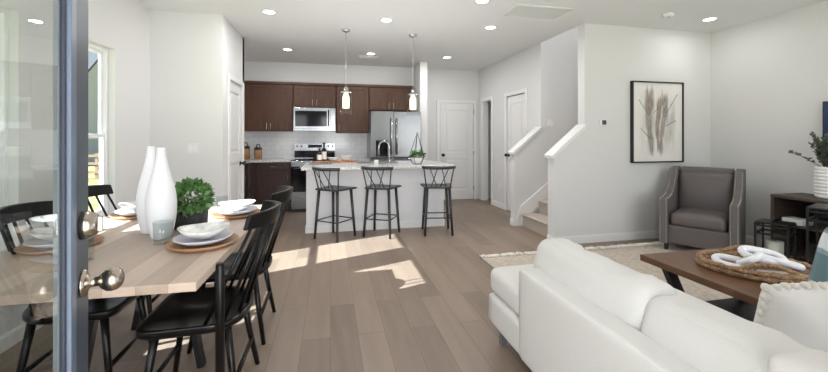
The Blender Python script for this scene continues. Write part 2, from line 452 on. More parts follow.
base('baseboard_art', [(2.66, YA, XR, YA, 0, -1), (2.66, YA, 2.66, YA+.13, -1, 0), (2.66, 5.02, 2.66, 5.14, -1, 0), (2.66, 5.14, XH, 5.14, 0, 1)], 'white baseboard below the framed print')
base('baseboard_right', [(XR, YF, XR, YA, -1, 0)], 'white baseboard behind the media console')
base('baseboard_passage', [(XH+.12, 6.55, 4.58, 6.55, 0, 1)], 'white baseboard inside the narrow opening')
# stair skirt
struct(MB().prism([(2.70, 0), (2.82, 0), (2.82, .1), (5.6, 2.16), (5.6, 2.42), (2.76, .3), (2.70, .12)], 4.998, 5.02, 'y').build('trim_3', M['trim']), 'white skirt board rising beside the carpeted stairs', 'trim')

# doors
def panel_door(t, u0, u1, z0, z1, P, mt, panels):
    """slab in a local plane: P(u, depth, z) -> world; recessed panels with a raised field"""
    th = .02
    b = MB()
    def q(ua, ub, za, zb, d0, d1):
        a = Vector(P(ua, d0, za)); c = Vector(P(ub, d1, zb))
        b.box(min(a.x, c.x), max(a.x, c.x), min(a.y, c.y), max(a.y, c.y), za, zb)
    s = .11
    q(u0, u1, z0, z1, -.035, -.014)
    q(u0, u0+s, z0, z1, -.014, 0); q(u1-s, u1, z0, z1, -.014, 0)
    zs = [z0]+[z for p in panels for z in p]+[z1]
    for i in range(0, len(zs), 2): q(u0+s, u1-s, zs[i], zs[i+1], -.014, 0)
    for (a, c) in panels: q(u0+s+.035, u1-s-.035, a+.035, c-.035, -.014, -.003)
    return b.build('panel', mt, t, .006)
def casing(t, P, u0, u1, z1, w=.062, d=.018):
    b = MB()
    for ua, ub, za, zb in ((u0-w, u0, 0, z1+w), (u1, u1+w, 0, z1+w), (u0, u1, z1, z1+w)):
        a = Vector(P(ua, 0, za)); c = Vector(P(ub, d, zb))
        b.box(min(a.x, c.x), max(a.x, c.x), min(a.y, c.y), max(a.y, c.y), za, zb)
    return b.build('casing', M['trim'], t, .004)
def knob(t, P, u, z, nvec, m=None, s=1.0, parent=None):
    """rosette + neck + round knob along an outward normal"""
    p = Vector(P(u, 0, z)); nv = Vector(nvec).normalized()
    b = MB(); prof = [(.0, 0), (.033, 0), (.033, .005), (.026, .011), (.013, .016), (.012, .033), (.020, .039), (.0275, .049), (.0295, .060), (.027, .071), (.019, .080), (.009, .084), (.0, .085)]
    b.lathe([(r*s, z_*s) for r, z_ in prof], 24)
    rot = Vector((0, 0, 1)).rotation_difference(nv).to_matrix().to_4x4()
    b.xf(Matrix.Translation(p) @ rot)
    return b.build('knob', m or M['nickel'], parent or t)
def hinges(t, P, u, zs, pan):
    for z in zs:
        a = Vector(P(u, .002, z))
        MB().tube([a-Vector((0, 0, .045)), a+Vector((0, 0, .045))], .008, 8).build('hinge', M['nickel'], pan)
# pantry door (left), far kitchen door, closet door
P1 = lambda u, d, z: (PX-.012+d, u, z)
t = thing('door_2', 'white two-panel pantry door beside the dark cabinets', 'door', (PX, 5.29, 0), kind='structure')
pn = panel_door(t, 4.955, 5.625, .008, 2.03, P1, M['door'], [(.25, .98), (1.12, 1.9)])
casing(t, lambda u, d, z: (PX+d, u, z), 4.945, 5.635, 2.035); knob(t, lambda u, d, z: (PX-.012, u, z), 5.565, .955, (1, 0, 0), M['black'], parent=pn); hinges(t, P1, 4.952, (.25, 1.0, 1.85), pn)
P2 = lambda u, d, z: (u, YK-.005-d-.03, z)
t = thing('door_3', 'white two-panel door on the kitchen back wall', 'door', (2.6, YK, 0), kind='structure')
pn = panel_door(t, 2.225, 2.955, .008, 2.02, P2, M['door'], [(.22, .86), (1.0, 1.88)])
casing(t, lambda u, d, z: (u, YK-d, z), 2.215, 2.965, 2.025, d=.045); knob(t, lambda u, d, z: (u, YK-.035, z), 2.285, .945, (0, -1, 0), M['black'], parent=pn); hinges(t, lambda u, d, z: (u, YK-.043, z), 2.962, (.25, 1.0, 1.85), pn)
P3 = lambda u, d, z: (XH+.012-d, u, z)
t = thing('door_4', 'white panel closet door beside the stairs', 'door', (XH, 5.8, 0), kind='structure')
pn = panel_door(t, 5.48, 6.115, .008, 2.035, P3, M['door'], [(.22, .86), (1.0, 1.9)])
casing(t, lambda u, d, z: (XH-d, u, z), 5.47, 6.125, 2.045); knob(t, lambda u, d, z: (XH+.012, u, z), 6.06, 1.0, (-1, 0, 0), M['black'], parent=pn); hinges(t, P3, 5.476, (.3, 1.0, 1.85), pn)
b = MB()
for ya, yb, za, zb in ((6.698, 6.76, 0, 2.122), (7.2, 7.262, 0, 2.122), (6.76, 7.2, 2.06, 2.122)): b.box(XH-.018, XH, ya, yb, za, zb)
for ya, yb, za, zb in ((6.76, 6.775, 0, 2.06), (7.185, 7.2, 0, 2.06), (6.775, 7.185, 2.045, 2.06)): b.box(XH, XH+.12, ya, yb, za, zb)
struct(b.build('trim_4', M['trim'], bevel=.003), 'white casing of the narrow cased opening', 'trim')

# front door, swung open: glazed slab seen at a grazing angle
DF = Vector((-.573, 1.05, 0)); DA = R(17.5)
dd = Vector((math.sin(DA), -math.cos(DA), 0))        # from latch edge towards the hinges
dn = Vector((math.cos(DA), math.sin(DA), 0))         # outward normal of the face towards the room
t = thing('door_1', 'dark blue-grey glazed front door standing open at the left', 'door', tuple(DF+dd*.9), kind='structure')
def dbox(b, u0, u1, d0, d1, z0, z1):
    vs = []
    for z in (z0, z1):
        for u, d in ((u0, d0), (u1, d0), (u1, d1), (u0, d1)): vs.append(DF+dd*u+dn*d+Vector((0, 0, z)))
    b.add(vs, [(3, 2, 1, 0), (4, 5, 6, 7), (0, 1, 5, 4), (1, 2, 6, 5), (2, 3, 7, 6), (3, 0, 4, 7)][::1])
    return b
DW, T0 = .91, -.020
sl_ = MB(); dbox(sl_, 0, .135, T0, 0, .01, 2.03); dbox(sl_, DW-.135, DW, T0, 0, .01, 2.03); dbox(sl_, .135, DW-.135, T0, 0, .01, .26); dbox(sl_, .135, DW-.135, T0, 0, 1.9, 2.03)
frame = sl_.build('door_frame', M['doorpaint'], t, .002)
bd = MB(); gk = MB(); bk_ = MB()
for (u0, u1, z0, z1) in ((.1352, .175, .26, 1.9), (DW-.175, DW-.1352, .26, 1.9), (.175, DW-.175, .26, .3), (.175, DW-.175, 1.86, 1.9)):
    dbox(bd, u0, u1, -.008, .008, z0, z1); dbox(bk_, u0, u1, T0, -.009, z0, z1)
for (u0, u1, z0, z1) in ((.175, .188, .3, 1.86), (DW-.188, DW-.175, .3, 1.86), (.188, DW-.188, .3, .313), (.188, DW-.188, 1.847, 1.86)):
    dbox(gk, u0, u1, -.008, .001, z0, z1)
bdo = bd.build('glazing_bead', M['doorbead'], t, .004)
gk.build('gasket', M['doorgasket'], bdo, .002)
bk_.build('glazing_spacer', mat('spacer_grey', (128, 131, 136), .5), t, .001)
dbox(MB(), .188, DW-.188, -.008, -.003, .313, 1.847).build('pane', M['doorglass'], t)
def dP(u, d, z): return DF+dd*u+dn*d+Vector((0, 0, z))
kb = knob(t, dP, .06, .985, dn, M['nickel'], .92)
b = MB(); b.lathe([(0, 0), (.033, 0), (.031, .012), (.024, .027), (.021, .03), (0, .03)], 24)
b.xf(Matrix.Translation(dP(.06, 0, 1.118)) @ Vector((0, 0, 1)).rotation_difference(dn).to_matrix().to_4x4())
db = b.build('deadbolt', M['nickel'], t)
b = MB(); c0 = dP(.06, .03, 1.118); b.bar(c0-Vector((0, 0, .018)), c0+Vector((0, 0, .018)), .008, .016, up=dn); b.build('thumb_turn', M['nickel'], db, .002)

# ------------------------------------------------------------------ outside
struct(MB().box(-60, 20, -40, 60, -.35, -.16).build('ground_outside', M['grass']), 'pale dry lawn outside the window', 'ground')
def house(name, label, x0, x1, y0, y1, ze, zr, gable_y=True):
    t = thing(name, label, 'house', ((x0+x1)/2, (y0+y1)/2, -.16))
    w = MB(); w.box(x0, x1, y0, y1, -.16, ze)
    k = int((ze)/.16)
    for i in range(k):
        z = .1+i*.16
        w.box(x0-.012, x1+.012, y0-.012, y1+.012, z, z+.03)
    ym = (y0+y1)/2; xm = (x0+x1)/2
    if gable_y: w.prism([(x0, ze), (x1, ze), (xm, zr)], y0, y1, 'y')
    else: w.prism([(y0, ze), (y1, ze), (ym, zr)], x0, x1, 'x')
    w.build('siding', M['siding'], t)
    r = MB(); e = .25; th = .16
    if gable_y:
        sl = (zr-ze)/(xm-x0)
        for s in (-1, 1):
            xe = xm+s*(xm-x0+e)
            r.prism([(xm, zr), (xe, zr-sl*(xm-x0+e)), (xe, zr-sl*(xm-x0+e)+th), (xm, zr+th)], y0-e, y1+e, 'y')
    else:
        sl = (zr-ze)/(ym-y0)
        for s in (-1, 1):
            ye = ym+s*(ym-y0+e)
            r.prism([(ym, zr), (ye, zr-sl*(ym-y0+e)), (ye, zr-sl*(ym-y0+e)+th), (ym, zr+th)], x0-e, x1+e, 'x')
    r.build('roof', M['roof'], t)
    return t
house('house', 'pale sided neighbour house seen through the dining window', -24, -13, 21.4, 38.6, 3.0, 10.9, False)
t = thing('garden_fence', 'low brown fence across the lawn outside the window', 'fence', (-8, 15, -.16))
for i in range(7): MB().box(-11+i, -10.9+i, 15, 15.1, -.16, .75).build('post', M['fence'], t)
for z in (.05, .35, .62): MB().box(-11.2, -4.8, 14.97, 15, z, z+.09).build('rail', M['fence'], t)

# ------------------------------------------------------------------ stairs
t = thing('staircase', 'beige carpeted stairs rising between the white knee walls', 'stairs', (2.8, 4.6, 0))
for i in range(9):
    x = 2.78+i*.265; z = .19*(i+1)
    b = MB(); b.box(x, x+.27, YA+.135, 4.995, 0 if i == 0 else z-.25, z-.03); b.rbox((x+.125, (YA+.135+4.995)/2, z-.017), (.30, 4.995-YA-.135, .034), .016, 6)
    b.build('step', M['carpet'], t)

# ================================================================== CEILING AND WALL FIXTURES
def downlight(x, y, label, CH=2.74, LAMP_W=None):
    if LAMP_W is None: LAMP_W = 7.8 if y > 6 else (9 if y > 4 else 2.4)
    t = thing('recessed_downlight', label, 'ceiling light', (x, y, CH), group='recessed downlights')
    MB().lathe([(.062, -.001), (.085, -.001), (.085, -.007), (.072, -.010), (.062, -.006)], 32, (x, y, CH)).build('trim_ring', M['plastic'], t)
    MB().lathe([(.0, -.005), (.062, -.005)], 32, (x, y, CH)).build('lens', M['diff'], t)
    l = bpy.data.lights.new('lamp', 'AREA'); l.shape = 'DISK'; l.size = .12; l.energy = LAMP_W; l.color = (1, .98, 1)
    o = bpy.data.objects.new('lamp', l); COL.objects.link(o); o.location = (0, 0, -.012); o.parent = t
for x, y, lb in ((-.68, 4.45, 'round recessed downlight in front of the pantry wall corner'),
                 (.66, 4.45, 'round recessed downlight in front of the two pendants'),
                 (2.02, 4.45, 'round recessed downlight in front of the closet door'),
                 (-.68, 6.3, 'round recessed downlight over the left upper cabinets'),
                 (.67, 6.3, 'round recessed downlight just in front of the ceiling vent'),
                 (2.02, 6.3, 'round recessed downlight in front of the back door'),
                 (4.45, 3.56, 'round recessed downlight above the grey armchair'),
                 (1.54, 3.60, 'round recessed downlight left of the ceiling return grille'),
                 (-.75, 2.3, 'added unseen downlight above the dining table'),  # from here on out of view, added for their light
                 (4.3, 1.5, 'added unseen downlight above the media console'),
                 (1.9, 1.3, 'added unseen downlight above the sofa')):
    downlight(x, y, lb)
downlight(4.3, 4.6, 'added unseen downlight high in the stairwell', 4.999, 30)  # lamp added out of view to brighten the dark stairwell
t = thing('ceiling_return_grille', 'white square return air grille in the ceiling above the living room', 'vent', (2.28, 3.8, CH))
b = MB(); gx0, gx1, gy0, gy1 = 1.95, 2.62, 3.62, 3.98
for q in ((gx0-.03, gx1+.03, gy0-.03, gy0), (gx0-.03, gx1+.03, gy1, gy1+.03), (gx0-.03, gx0, gy0, gy1), (gx1, gx1+.03, gy0, gy1)): b.box(*q, CH-.012, CH-.001)
b.build('frame', M['plastic'], t, .002)
b = MB()
for i in range(24):
    y = gy0+.008+i*(gy1-gy0-.016)/23; b.bar((gx0, y, CH-.006), (gx1, y, CH-.006), .002, .011, up=(0, .6, .8))
b.build('louvre', M['plastic'], t)
t = thing('ceiling_vent', 'small white supply vent in the kitchen ceiling', 'vent', (.65, 6.55, CH))
MB().box(.47, .83, 6.48, 6.62, CH-.010, CH-.001).build('frame', M['plastic'], t, .003)
b = MB()
for i in range(6): b.box(.50, .80, 6.495+i*.02, 6.503+i*.02, CH-.016, CH-.010)
b.build('louvre', M['plastic'], t)
t = thing('smoke_detector', 'round white smoke detector on the living room ceiling', 'smoke detector', (3.81, 3.52, CH))
MB().lathe([(0, -.034), (.035, -.034), (.055, -.026), (.062, -.012), (.064, -.001)][::-1], 32, (3.81, 3.52, CH)).build('body', M['plastic'], t)
MB().lathe([(0, -.038), (.014, -.038), (.014, -.034)][::-1], 16, (3.81, 3.52, CH)).build('button', M['jar'], t)
t = thing('thermostat', 'small white wall thermostat beside the stair opening', 'thermostat', (3.355, YA, 1.5))
MB().box(3.30, 3.41, YA-.022, YA-.001, 1.455, 1.545).build('body', M['plastic'], t, .008)
MB().box(3.325, 3.385, YA-.024, YA-.0215, 1.475, 1.53).build('screen', M['lcd'], t)
def plate(name, label, c, nrm, gang, kind):
    t = thing(name, label, 'switch' if kind == 'switch' else 'outlet', c)
    w = .07 if gang == 1 else .115
    c = Vector(c); a = Vector((0, 0, 1)).cross(Vector(nrm)); n_ = Vector(nrm)
    def bx(b, u0, u1, z0, z1, d0, d1):
        p = c+a*u0+n_*d0+Vector((0, 0, z0)); q = c+a*u1+n_*d1+Vector((0, 0, z1))
        b.box(min(p.x, q.x), max(p.x, q.x), min(p.y, q.y), max(p.y, q.y), p.z, q.z); return b
    bx(MB(), -w/2, w/2, -.058, .058, .001, .007).build('cover_plate', M['plastic'], t, .002)
    for i in range(gang):
        u = (i-(gang-1)/2)*.046
        if kind == 'switch': bx(MB(), u-.016, u+.016, -.033, .033, .007, .011).build('rocker', M['trim'], t, .001)
        else:
            for z in (-.02, .02): bx(MB(), u-.014, u+.014, z-.014, z+.014, .007, .009).build('socket', M['trim'], t, .001)
plate('light_switch', 'white double switch plate on the wall behind the boxwood plant', (-1.533, PY0, 1.19), (0, -1, 0), 2, 'switch')
plate('light_switch', 'white switch plate on the far stairwell wall', (3.25, 5.02, 1.53), (0, -1, 0), 2, 'switch')
plate('wall_outlet', 'white outlet near the floor left of the closet door', (XH, 6.40, .40), (-1, 0, 0), 1, 'outlet')
plate('wall_outlet', 'white outlet on the kitchen tile above the counter by the refrigerator', (.42, YK-.008, 1.17), (0, -1, 0), 1, 'outlet')
plate('wall_outlet', 'white outlet on the kitchen tile right of the canisters', (-.98, YK-.008, 1.12), (0, -1, 0), 1, 'outlet')

# ================================================================== KITCHEN
struct(MB().box(XL, 1.65, YK-.008, YK, .9, 1.43).build('trim_5', M['tile']), 'white subway tile backsplash', 'backsplash')
def shaker(t, x0, x1, z0, z1, y, m, name='door', P=None):
    """shaker front facing -y at depth y; P maps local (u, d, z) boxes when the unit faces elsewhere"""
    b = MB()
    def q(a, c, za, zb, d0, d1):
        if P is None: b.box(a, c, y-d1, y-d0, za, zb)
        else:
            p0 = Vector(P(a, d0, za)); p1 = Vector(P(c, d1, zb)); b.box(min(p0.x, p1.x), max(p0.x, p1.x), min(p0.y, p1.y), max(p0.y, p1.y), za, zb)
    s = min(.055, (z1-z0)*.3)
    q(x0, x1, z0, z1, 0, .009)
    for a, c, za, zb in ((x0, x0+s, z0, z1), (x1-s, x1, z0, z1), (x0+s, x1-s, z0, z0+s), (x0+s, x1-s, z1-s, z1)): q(a, c, za, zb, .009, .022)
    return b.build(name, m, t, .003)
def pull(par, p, d, nrm, L=.12):
    p = Vector(p); d = Vector(d); n_ = Vector(nrm)
    b = MB(); a, c = p-d*L/2, p+d*L/2
    b.tube([a+n_*.03-d*.012, a+n_*.03, c+n_*.03, c+n_*.03+d*.012], .0065, 8)
    b.tube([a, a+n_*.03], .005, 8); b.tube([c, c+n_*.03], .005, 8)
    return b.build('handle', M['nickel'], par)
def upper(label, x0, x1, z0, z1, split, handles):
    t = thing('wall_cabinet', label, 'cabinet', ((x0+x1)/2, YK, z0), group='upper kitchen cabinets')
    b = MB(); b.box(x0+.002, x1-.002, 7.11, YK-.009, z0, z1); b.build('carcass', M['cab_up'], t, .002)
    xs = [x0+.012]+([(x0+x1)/2] if split else [])+[x1-.012]
    for i in range(len(xs)-1):
        d = shaker(t, xs[i]+.0015, xs[i+1]-.0015, z0+.012, z1-.012, 7.11, M['cab_up'])
        hx, hz = handles[i]
        pull(d, (hx, 7.089, hz), (0, 0, 1), (0, -1, 0), .10)
upper('brown two-door wall cabinet left of the microwave', -1.50, -.672, 1.425, 2.275, True, [(-1.12, 1.515), (-1.055, 1.515)])
upper('short brown two-door cabinet directly above the microwave', -.668, .098, 1.862, 2.275, True, [(-.325, 1.95), (-.245, 1.95)])
upper('brown single-door wall cabinet right of the microwave', .102, .718, 1.395, 2.275, False, [(.16, 1.49)])
upper('short brown two-door cabinet above the refrigerator', .722, 1.57, 1.83, 2.275, True, [(1.10, 1.92), (1.19, 1.92)])
tag(MB().box(-1.50, 1.60, 7.088, YK-.009, 2.277, 2.325).build('cabinet_crown', M['cab_up'], bevel=.008), 'brown crown moulding along the top of the wall cabinets', 'moulding')
# microwave
t = thing('microwave', 'stainless over-range microwave with a dark window', 'microwave', (-.285, 7.2, 1.43))
X0, X1 = -.662, .092
MB().box(X0, X1, 7.06, YK-.009, 1.432, 1.856).build('body', M['steel'], t, .004)
dr = MB().box(X0+.004, .0, 7.035, 7.06, 1.47, 1.859).build('door', M['steel'], t, .004)
MB().box(X0+.035, -.065, 7.031, 7.035, 1.515, 1.80).build('window', M['blackglass'], dr, .001)
b = MB(); b.tube([(-.035, 6.99, 1.52), (-.035, 6.985, 1.55), (-.035, 6.985, 1.79), (-.035, 6.99, 1.82)], .012, 10); b.tube([(-.035, 7.035, 1.54), (-.035, 6.985, 1.54)], .009, 8); b.tube([(-.035, 7.035, 1.80), (-.035, 6.985, 1.80)], .009, 8)
b.build('handle', M['blackglass'], dr)
MB().box(.003, X1-.003, 7.036, 7.06, 1.47, 1.852).build('control_panel', M['steel'], t, .003)
MB().box(X0, X1, 7.035, 7.06, 1.434, 1.467).build('vent_grille', M['steel'], t, .002)
# range
t = thing('range', 'stainless electric range with black oven glass left of the island', 'range', (-.29, 7.05, 0))
RX0, RX1, RF = -.672, .090, 6.76
MB().box(RX0, RX1, RF, YK-.02, .06, .905).build('body', M['steel'], t, .004)
MB().box(RX0, RX1, RF-.005, YK-.09, .906, .918).build('cooktop', M['blackglass'], t, .002)
bg = MB().box(RX0, RX1, YK-.09, YK-.02, .906, 1.20).build('backguard', M['steel'], t, .006)
MB().box(-.42, -.16, YK-.094, YK-.09, 1.115, 1.175).build('display', M['blackglass'], bg)
MB().box(RX0+.01, RX1-.01, YK-.094, YK-.09, .925, 1.06).build('lower_panel', M['blackglass'], bg)
for kx in (-.62, -.54, -.04, .04):
    MB().lathe([(0, -.026), (.018, -.024), (.02, 0)], 16, (kx, YK-.09, 1.145), axis='y').build('knob', M['steel'], bg)
od = MB().box(RX0+.004, RX1-.004, RF-.028, RF, .30, .80).build('oven_door', M['blackglass'], t, .005)
MB().box(RX0+.004, RX1-.004, RF-.030, RF-.001, .80, .9).build('control_strip', M['steel'], t, .004)
b = MB(); b.tube([(RX0+.05, RF-.07, .775), (RX1-.05, RF-.07, .775)], .012, 10)
for xx in (RX0+.08, RX1-.08): b.tube([(xx, RF-.028, .775), (xx, RF-.07, .775)], .008, 8)
b.build('handle', M['steel'], od)
MB().box(RX0+.004, RX1-.004, RF-.031, RF-.028, .30, .36).build('door_trim', M['steel'], od)
MB().box(RX0+.004, RX1-.004, RF-.028, RF, .09, .285).build('drawer', M['steel'], t, .005)
MB().box(RX0+.03, RX1-.03, RF+.03, YK-.05, .0, .06).build('foot', M['black'], t)
# base cabinets
def lower(label, x0, x1, P, hp, right=False):
    pass
t = thing('base_cabinet', 'dark brown base cabinet with a drawer left of the range', 'cabinet', (-1.0, 7.1, 0))
b = MB(); b.box(-1.34, -.678, 6.82, YK-.01, .1, .878); b.box(-1.34, -.678, 6.88, YK-.01, 0, .1); b.build('carcass', M['cab_low'], t, .002)
d = shaker(t, -1.24, -.69, .745, .865, 6.82, M['cab_low'], 'drawer'); pull(d, (-.965, 6.799, .805), (1, 0, 0), (0, -1, 0), .10)
d = shaker(t, -1.24, -.69, .115, .73, 6.82, M['cab_low'], 'door'); pull(d, (-.725, 6.799, .63), (0, 0, 1), (0, -1, 0), .10)
t = thing('base_cabinet', 'dark brown base cabinet facing sideways behind the pantry door', 'cabinet', (-1.65, 6.4, 0))
b = MB(); b.box(XL+.003, -1.38, 5.79, 6.80, .1, .878); b.box(XL+.003, -1.44, 5.79, 6.80, 0, .1); b.build('carcass', M['cab_low'], t, .002)
PS = lambda u, dd_, z: (-1.38+dd_, u, z)
for u0, u1 in ((6.30, 6.72), (5.85, 6.27)):
    d = shaker(t, u0, u1, .745, .865, 0, M['cab_low'], 'drawer', PS); pull(d, (-1.359, (u0+u1)/2, .805), (0, 1, 0), (1, 0, 0), .10)
    d = shaker(t, u0, u1, .115, .73, 0, M['cab_low'], 'door', PS); pull(d, (-1.359, u0+.05, .63), (0, 0, 1), (1, 0, 0), .10)
t = thing('base_cabinet', 'dark brown base cabinet between the range and refrigerator', 'cabinet', (.39, 7.1, 0))
b = MB(); b.box(.097, .69, 6.82, YK-.01, .1, .878); b.box(.097, .69, 6.88, YK-.01, 0, .1); b.build('carcass', M['cab_low'], t, .002)
d = shaker(t, .11, .68, .745, .865, 6.82, M['cab_low'], 'drawer'); pull(d, (.395, 6.799, .805), (1, 0, 0), (0, -1, 0), .10)
d = shaker(t, .11, .68, .115, .73, 6.82, M['cab_low'], 'door'); pull(d, (.15, 6.799, .63), (0, 0, 1), (0, -1, 0), .10)
b = MB(); b.prism([(XL, YK-.01), (XL, 5.785), (-1.345, 5.785), (-1.345, 6.785), (-.677, 6.785), (-.677, YK-.01)], .88, .916)
tag(b.build('countertop', M['granite'], bevel=.004), 'speckled granite countertop in the corner under the canisters', 'countertop')
tag(MB().box(.096, .698, 6.785, YK-.01, .88, .916).build('countertop', M['granite'], bevel=.004), 'speckled granite countertop strip between range and refrigerator', 'countertop')
# refrigerator
t = thing('refrigerator', 'stainless refrigerator with a water dispenser in its left door', 'refrigerator', (1.17, 7.0, 0))
FX0, FX1, FY = .712, 1.632, 6.66
MB().box(FX0, FX1, FY+.055, YK-.03, .03, 1.77).build('body', M['jar'], t, .004)
MB().box(FX0+.02, FX1-.02, FY+.09, YK-.05, 0, .03).build('foot', M['black'], t)
XM = 1.125
dl = MB(); q0, q1, za, zb = .80, 1.02, .97, 1.26
dl.box(FX0, q0, FY, FY+.05, .955, 1.785); dl.box(q1, XM-.003, FY, FY+.05, .955, 1.785); dl.box(q0, q1, FY, FY+.05, .955, za); dl.box(q0, q1, FY, FY+.05, zb, 1.785); dl.box(q0, q1, FY+.035, FY+.05, za, zb)
dlo = dl.build('left_door', M['steel'], t)
dro = MB().box(XM+.003, FX1, FY, FY+.05, .955, 1.785).build('right_door', M['steel'], t, .006)
ds = MB(); ds.box(q0+.003, q1-.003, FY+.02, FY+.034, za, zb); ds.box(q0+.003, q1-.003, FY-.004, FY+.02, zb-.055, zb)
dso = ds.build('dispenser', M['blackglass'], dlo)
MB().box(q0+.05, q1-.05, FY-.005, FY-.004, zb-.045, zb-.012).build('display', M['lcd'], dlo)
for nm_, xx, par in (('handle', XM-.05, dlo), ('handle', XM+.05, dro)):
    b = MB(); b.tube([(xx, FY-.055, 1.0), (xx, FY-.055, 1.66)], .014, 10)
    for z in (1.03, 1.63): b.tube([(xx, FY, z), (xx, FY-.055, z)], .009, 8)
    b.build(nm_, M['chrome'], par)
fz = MB().box(FX0, FX1, FY, FY+.05, .08, .925).build('freezer_drawer', M['steel'], t, .006)
b = MB(); b.tube([(FX0+.12, FY-.055, .85), (FX1-.12, FY-.055, .85)], .014, 10)
for xx in (FX0+.16, FX1-.16): b.tube([(xx, FY, .85), (xx, FY-.055, .85)], .009, 8)
b.build('handle', M['chrome'], fz)
# island
t = thing('kitchen_island', 'white kitchen island with a speckled granite top', 'island', (.66, 5.7, 0))
IX0, IX1, IY0, IY1 = -.325, 1.64, 5.27, 6.16
b = MB(); b.box(IX0, IX1, IY0, IY1, 0, .879); b.build('base', M['island'], t, .003)
b = MB()
for x0, x1, y0, y1 in ((IX0-.012, IX1+.012, IY0-.012, IY0), (IX0-.012, IX0, IY0, IY1), (IX1, IX1+.012, IY0, IY1)): b.box(x0, x1, y0, y1, 0, .095)
b.build('base_moulding', M['trim'], t, .002)
MB().box(-.375, 1.735, 5.02, 6.2, .88, .918).build('granite_top', M['granite'], t, .004)
t = thing('sink', 'undermount steel sink set in the island top', 'sink', (.72, 5.85, .918))
MB().box(.40, 1.02, 5.66, 6.04, .9185, .9205).build('rim', M['steel'], t)
MB().box(.42, 1.00, 5.68, 6.02, .9206, .9215).build('basin', M['jar'], t)
t = thing('faucet', 'chrome gooseneck faucet standing on the island', 'faucet', (.87, 5.56, .918))
fx, fy = .87, 5.56
MB().lathe([(0, .918), (.028, .918), (.028, .925), (.018, .935), (.016, 1.0), (0, 1.0)], 20, (fx, fy, 0)).build('base', M['chrome'], t)
pts = [(fx, fy, .99), (fx, fy, 1.16)]+[(fx-.075+.075*math.cos(a), fy+.03*(1-math.cos(a)), 1.16+.095*math.sin(a)) for a in [PI*i/14 for i in range(1, 15)]]+[(fx-.152, fy+.06, 1.12)]
MB().tube(pts, .012, 12).build('spout', M['chrome'], t)
MB().tube([(fx-.152, fy+.06, 1.125), (fx-.155, fy+.062, 1.04)], .016, 12, r1=.018).build('spray_head', M['jar'], t)
MB().bar((fx+.015, fy, .96), (fx+.06, fy, 1.0), .01, .01).build('lever', M['chrome'], t, .002)
# things on the island
t = thing('serving_board', 'round-edged wooden board under the white bowls on the island', 'board', (.07, 6.04, .918))
MB().rbox((.07, 6.06, .929), (.66, .20, .022), .01, 8).build('board', M['board'], t)
MB().tube([(.37, 6.06, .934), (.43, 6.04, .95), (.455, 6.06, .955), (.43, 6.09, .95), (.37, 6.07, .934)], .006, 8).build('loop_handle', M['board'], t)
def bowl(x, y, z, r, h, label, cat='bowl', m='white', name='serving_bowl'):
    o = MB().lathe([(0, .006), (r*.5, .008), (r*.82, h*.45), (r*.97, h*.99), (r, h), (r*.99, h), (r*.88, h*.42), (r*.55, 0), (0, 0)], 32, (x, y, z)).build(name, M[m])
    return tag(o, label, cat)
bowl(.24, 6.06, .942, .095, .075, 'larger white bowl stacked at the right of the wooden board')
bowl(.05, 6.04, .942, .085, .05, 'lower white bowl in the middle of the wooden board')
def bottle(x, y, z, h, r, label):
    t = thing('glass_bottle', label, 'bottle', (x, y, z))
    MB().lathe([(0, 0), (r, 0), (r, h*.55), (r*.85, h*.63), (r*.38, h*.74), (r*.34, h*.9), (0, h*.9)], 24, (x, y, z)).build('body', M['blackglass'], t)
    MB().lathe([(r*1.02, h*.08), (r*1.02, h*.5)], 24, (x, y, z)).build('label', M['paper'], t)
    MB().lathe([(r*.42, h*.86), (r*.42, h), (0, h)], 16, (x, y, z)).build('cap', M['black'], t)
bottle(-.10, 6.08, .942, .29, .037, 'taller dark bottle with a pale label on the wooden board')
bottle(-.17, 6.03, .942, .20, .037, 'shorter dark bottle with a pale label on the wooden board')
t = thing('mug', 'small dark cup at the left end of the wooden board', 'cup', (-.235, 5.99, .942))
MB().lathe([(0, 0), (.024, 0), (.026, .06), (.023, .06), (.021, .006), (0, .006)], 20, (-.235, 6.02, .942)).build('body', M['black'], t)
MB().tube([(-.258, 6.02, .955), (-.275, 6.02, .965), (-.275, 6.02, .985), (-.258, 6.02, .992)], .004, 6).build('handle', M['black'], t)
t = thing('soap_dish', 'small white cup beside the sink on the island', 'cup', (.66, 5.45, .918))
MB().lathe([(0, 0), (.032, 0), (.034, .065), (.03, .065), (.028, .006), (0, .006)], 20, (.66, 5.45, .918)).build('body', M['white'], t)
t = thing('cooling_trivet', 'low dark wire trivet lying on the island left of the sink', 'trivet', (-.12, 5.75, .918))
b = MB()
for i in range(8): b.box(-.30+i*.045, -.292+i*.045, 5.6, 5.86, .92, .928)
b.build('bar', M['jar'], t); b = MB(); b.box(-.30, .025, 5.6, 5.608, .918, .93); b.box(-.30, .025, 5.852, 5.86, .918, .93); b.build('frame', M['jar'], t)

def leaves(b, spots, size, spread=1.0):
    """pairs of small folded leaf quads"""
    for p, d in spots:
        d = (Vector(d)+Vector((random.uniform(-.6, .6), random.uniform(-.6, .6), random.uniform(-.5, .6)))*spread).normalized()
        s = size*random.uniform(.7, 1.25)
        a = d.cross(Vector((random.uniform(-1, 1), random.uniform(-1, 1), random.uniform(-1, 1)))).normalized(); n_ = a.cross(d)
        p = Vector(p)
        b.add([p, p+d*s*.5+a*s*.32+n_*s*.08, p+d*s, p+d*s*.5-a*s*.32+n_*s*.08, p+d*s*.5], [(0, 1, 4), (1, 2, 4), (2, 3, 4), (3, 0, 4)], True)
t = thing('geometric_terrarium', 'black wire teardrop terrarium holding a plant on the island', 'planter', (1.26, 5.36, .918))
tx, ty, tz = 1.26, 5.36, .919
V = lambda r, z, k, o=0: Vector((tx+r*math.cos(2*PI*(k+o)/5+.3), ty+r*math.sin(2*PI*(k+o)/5+.3), tz+z))
b = MB()
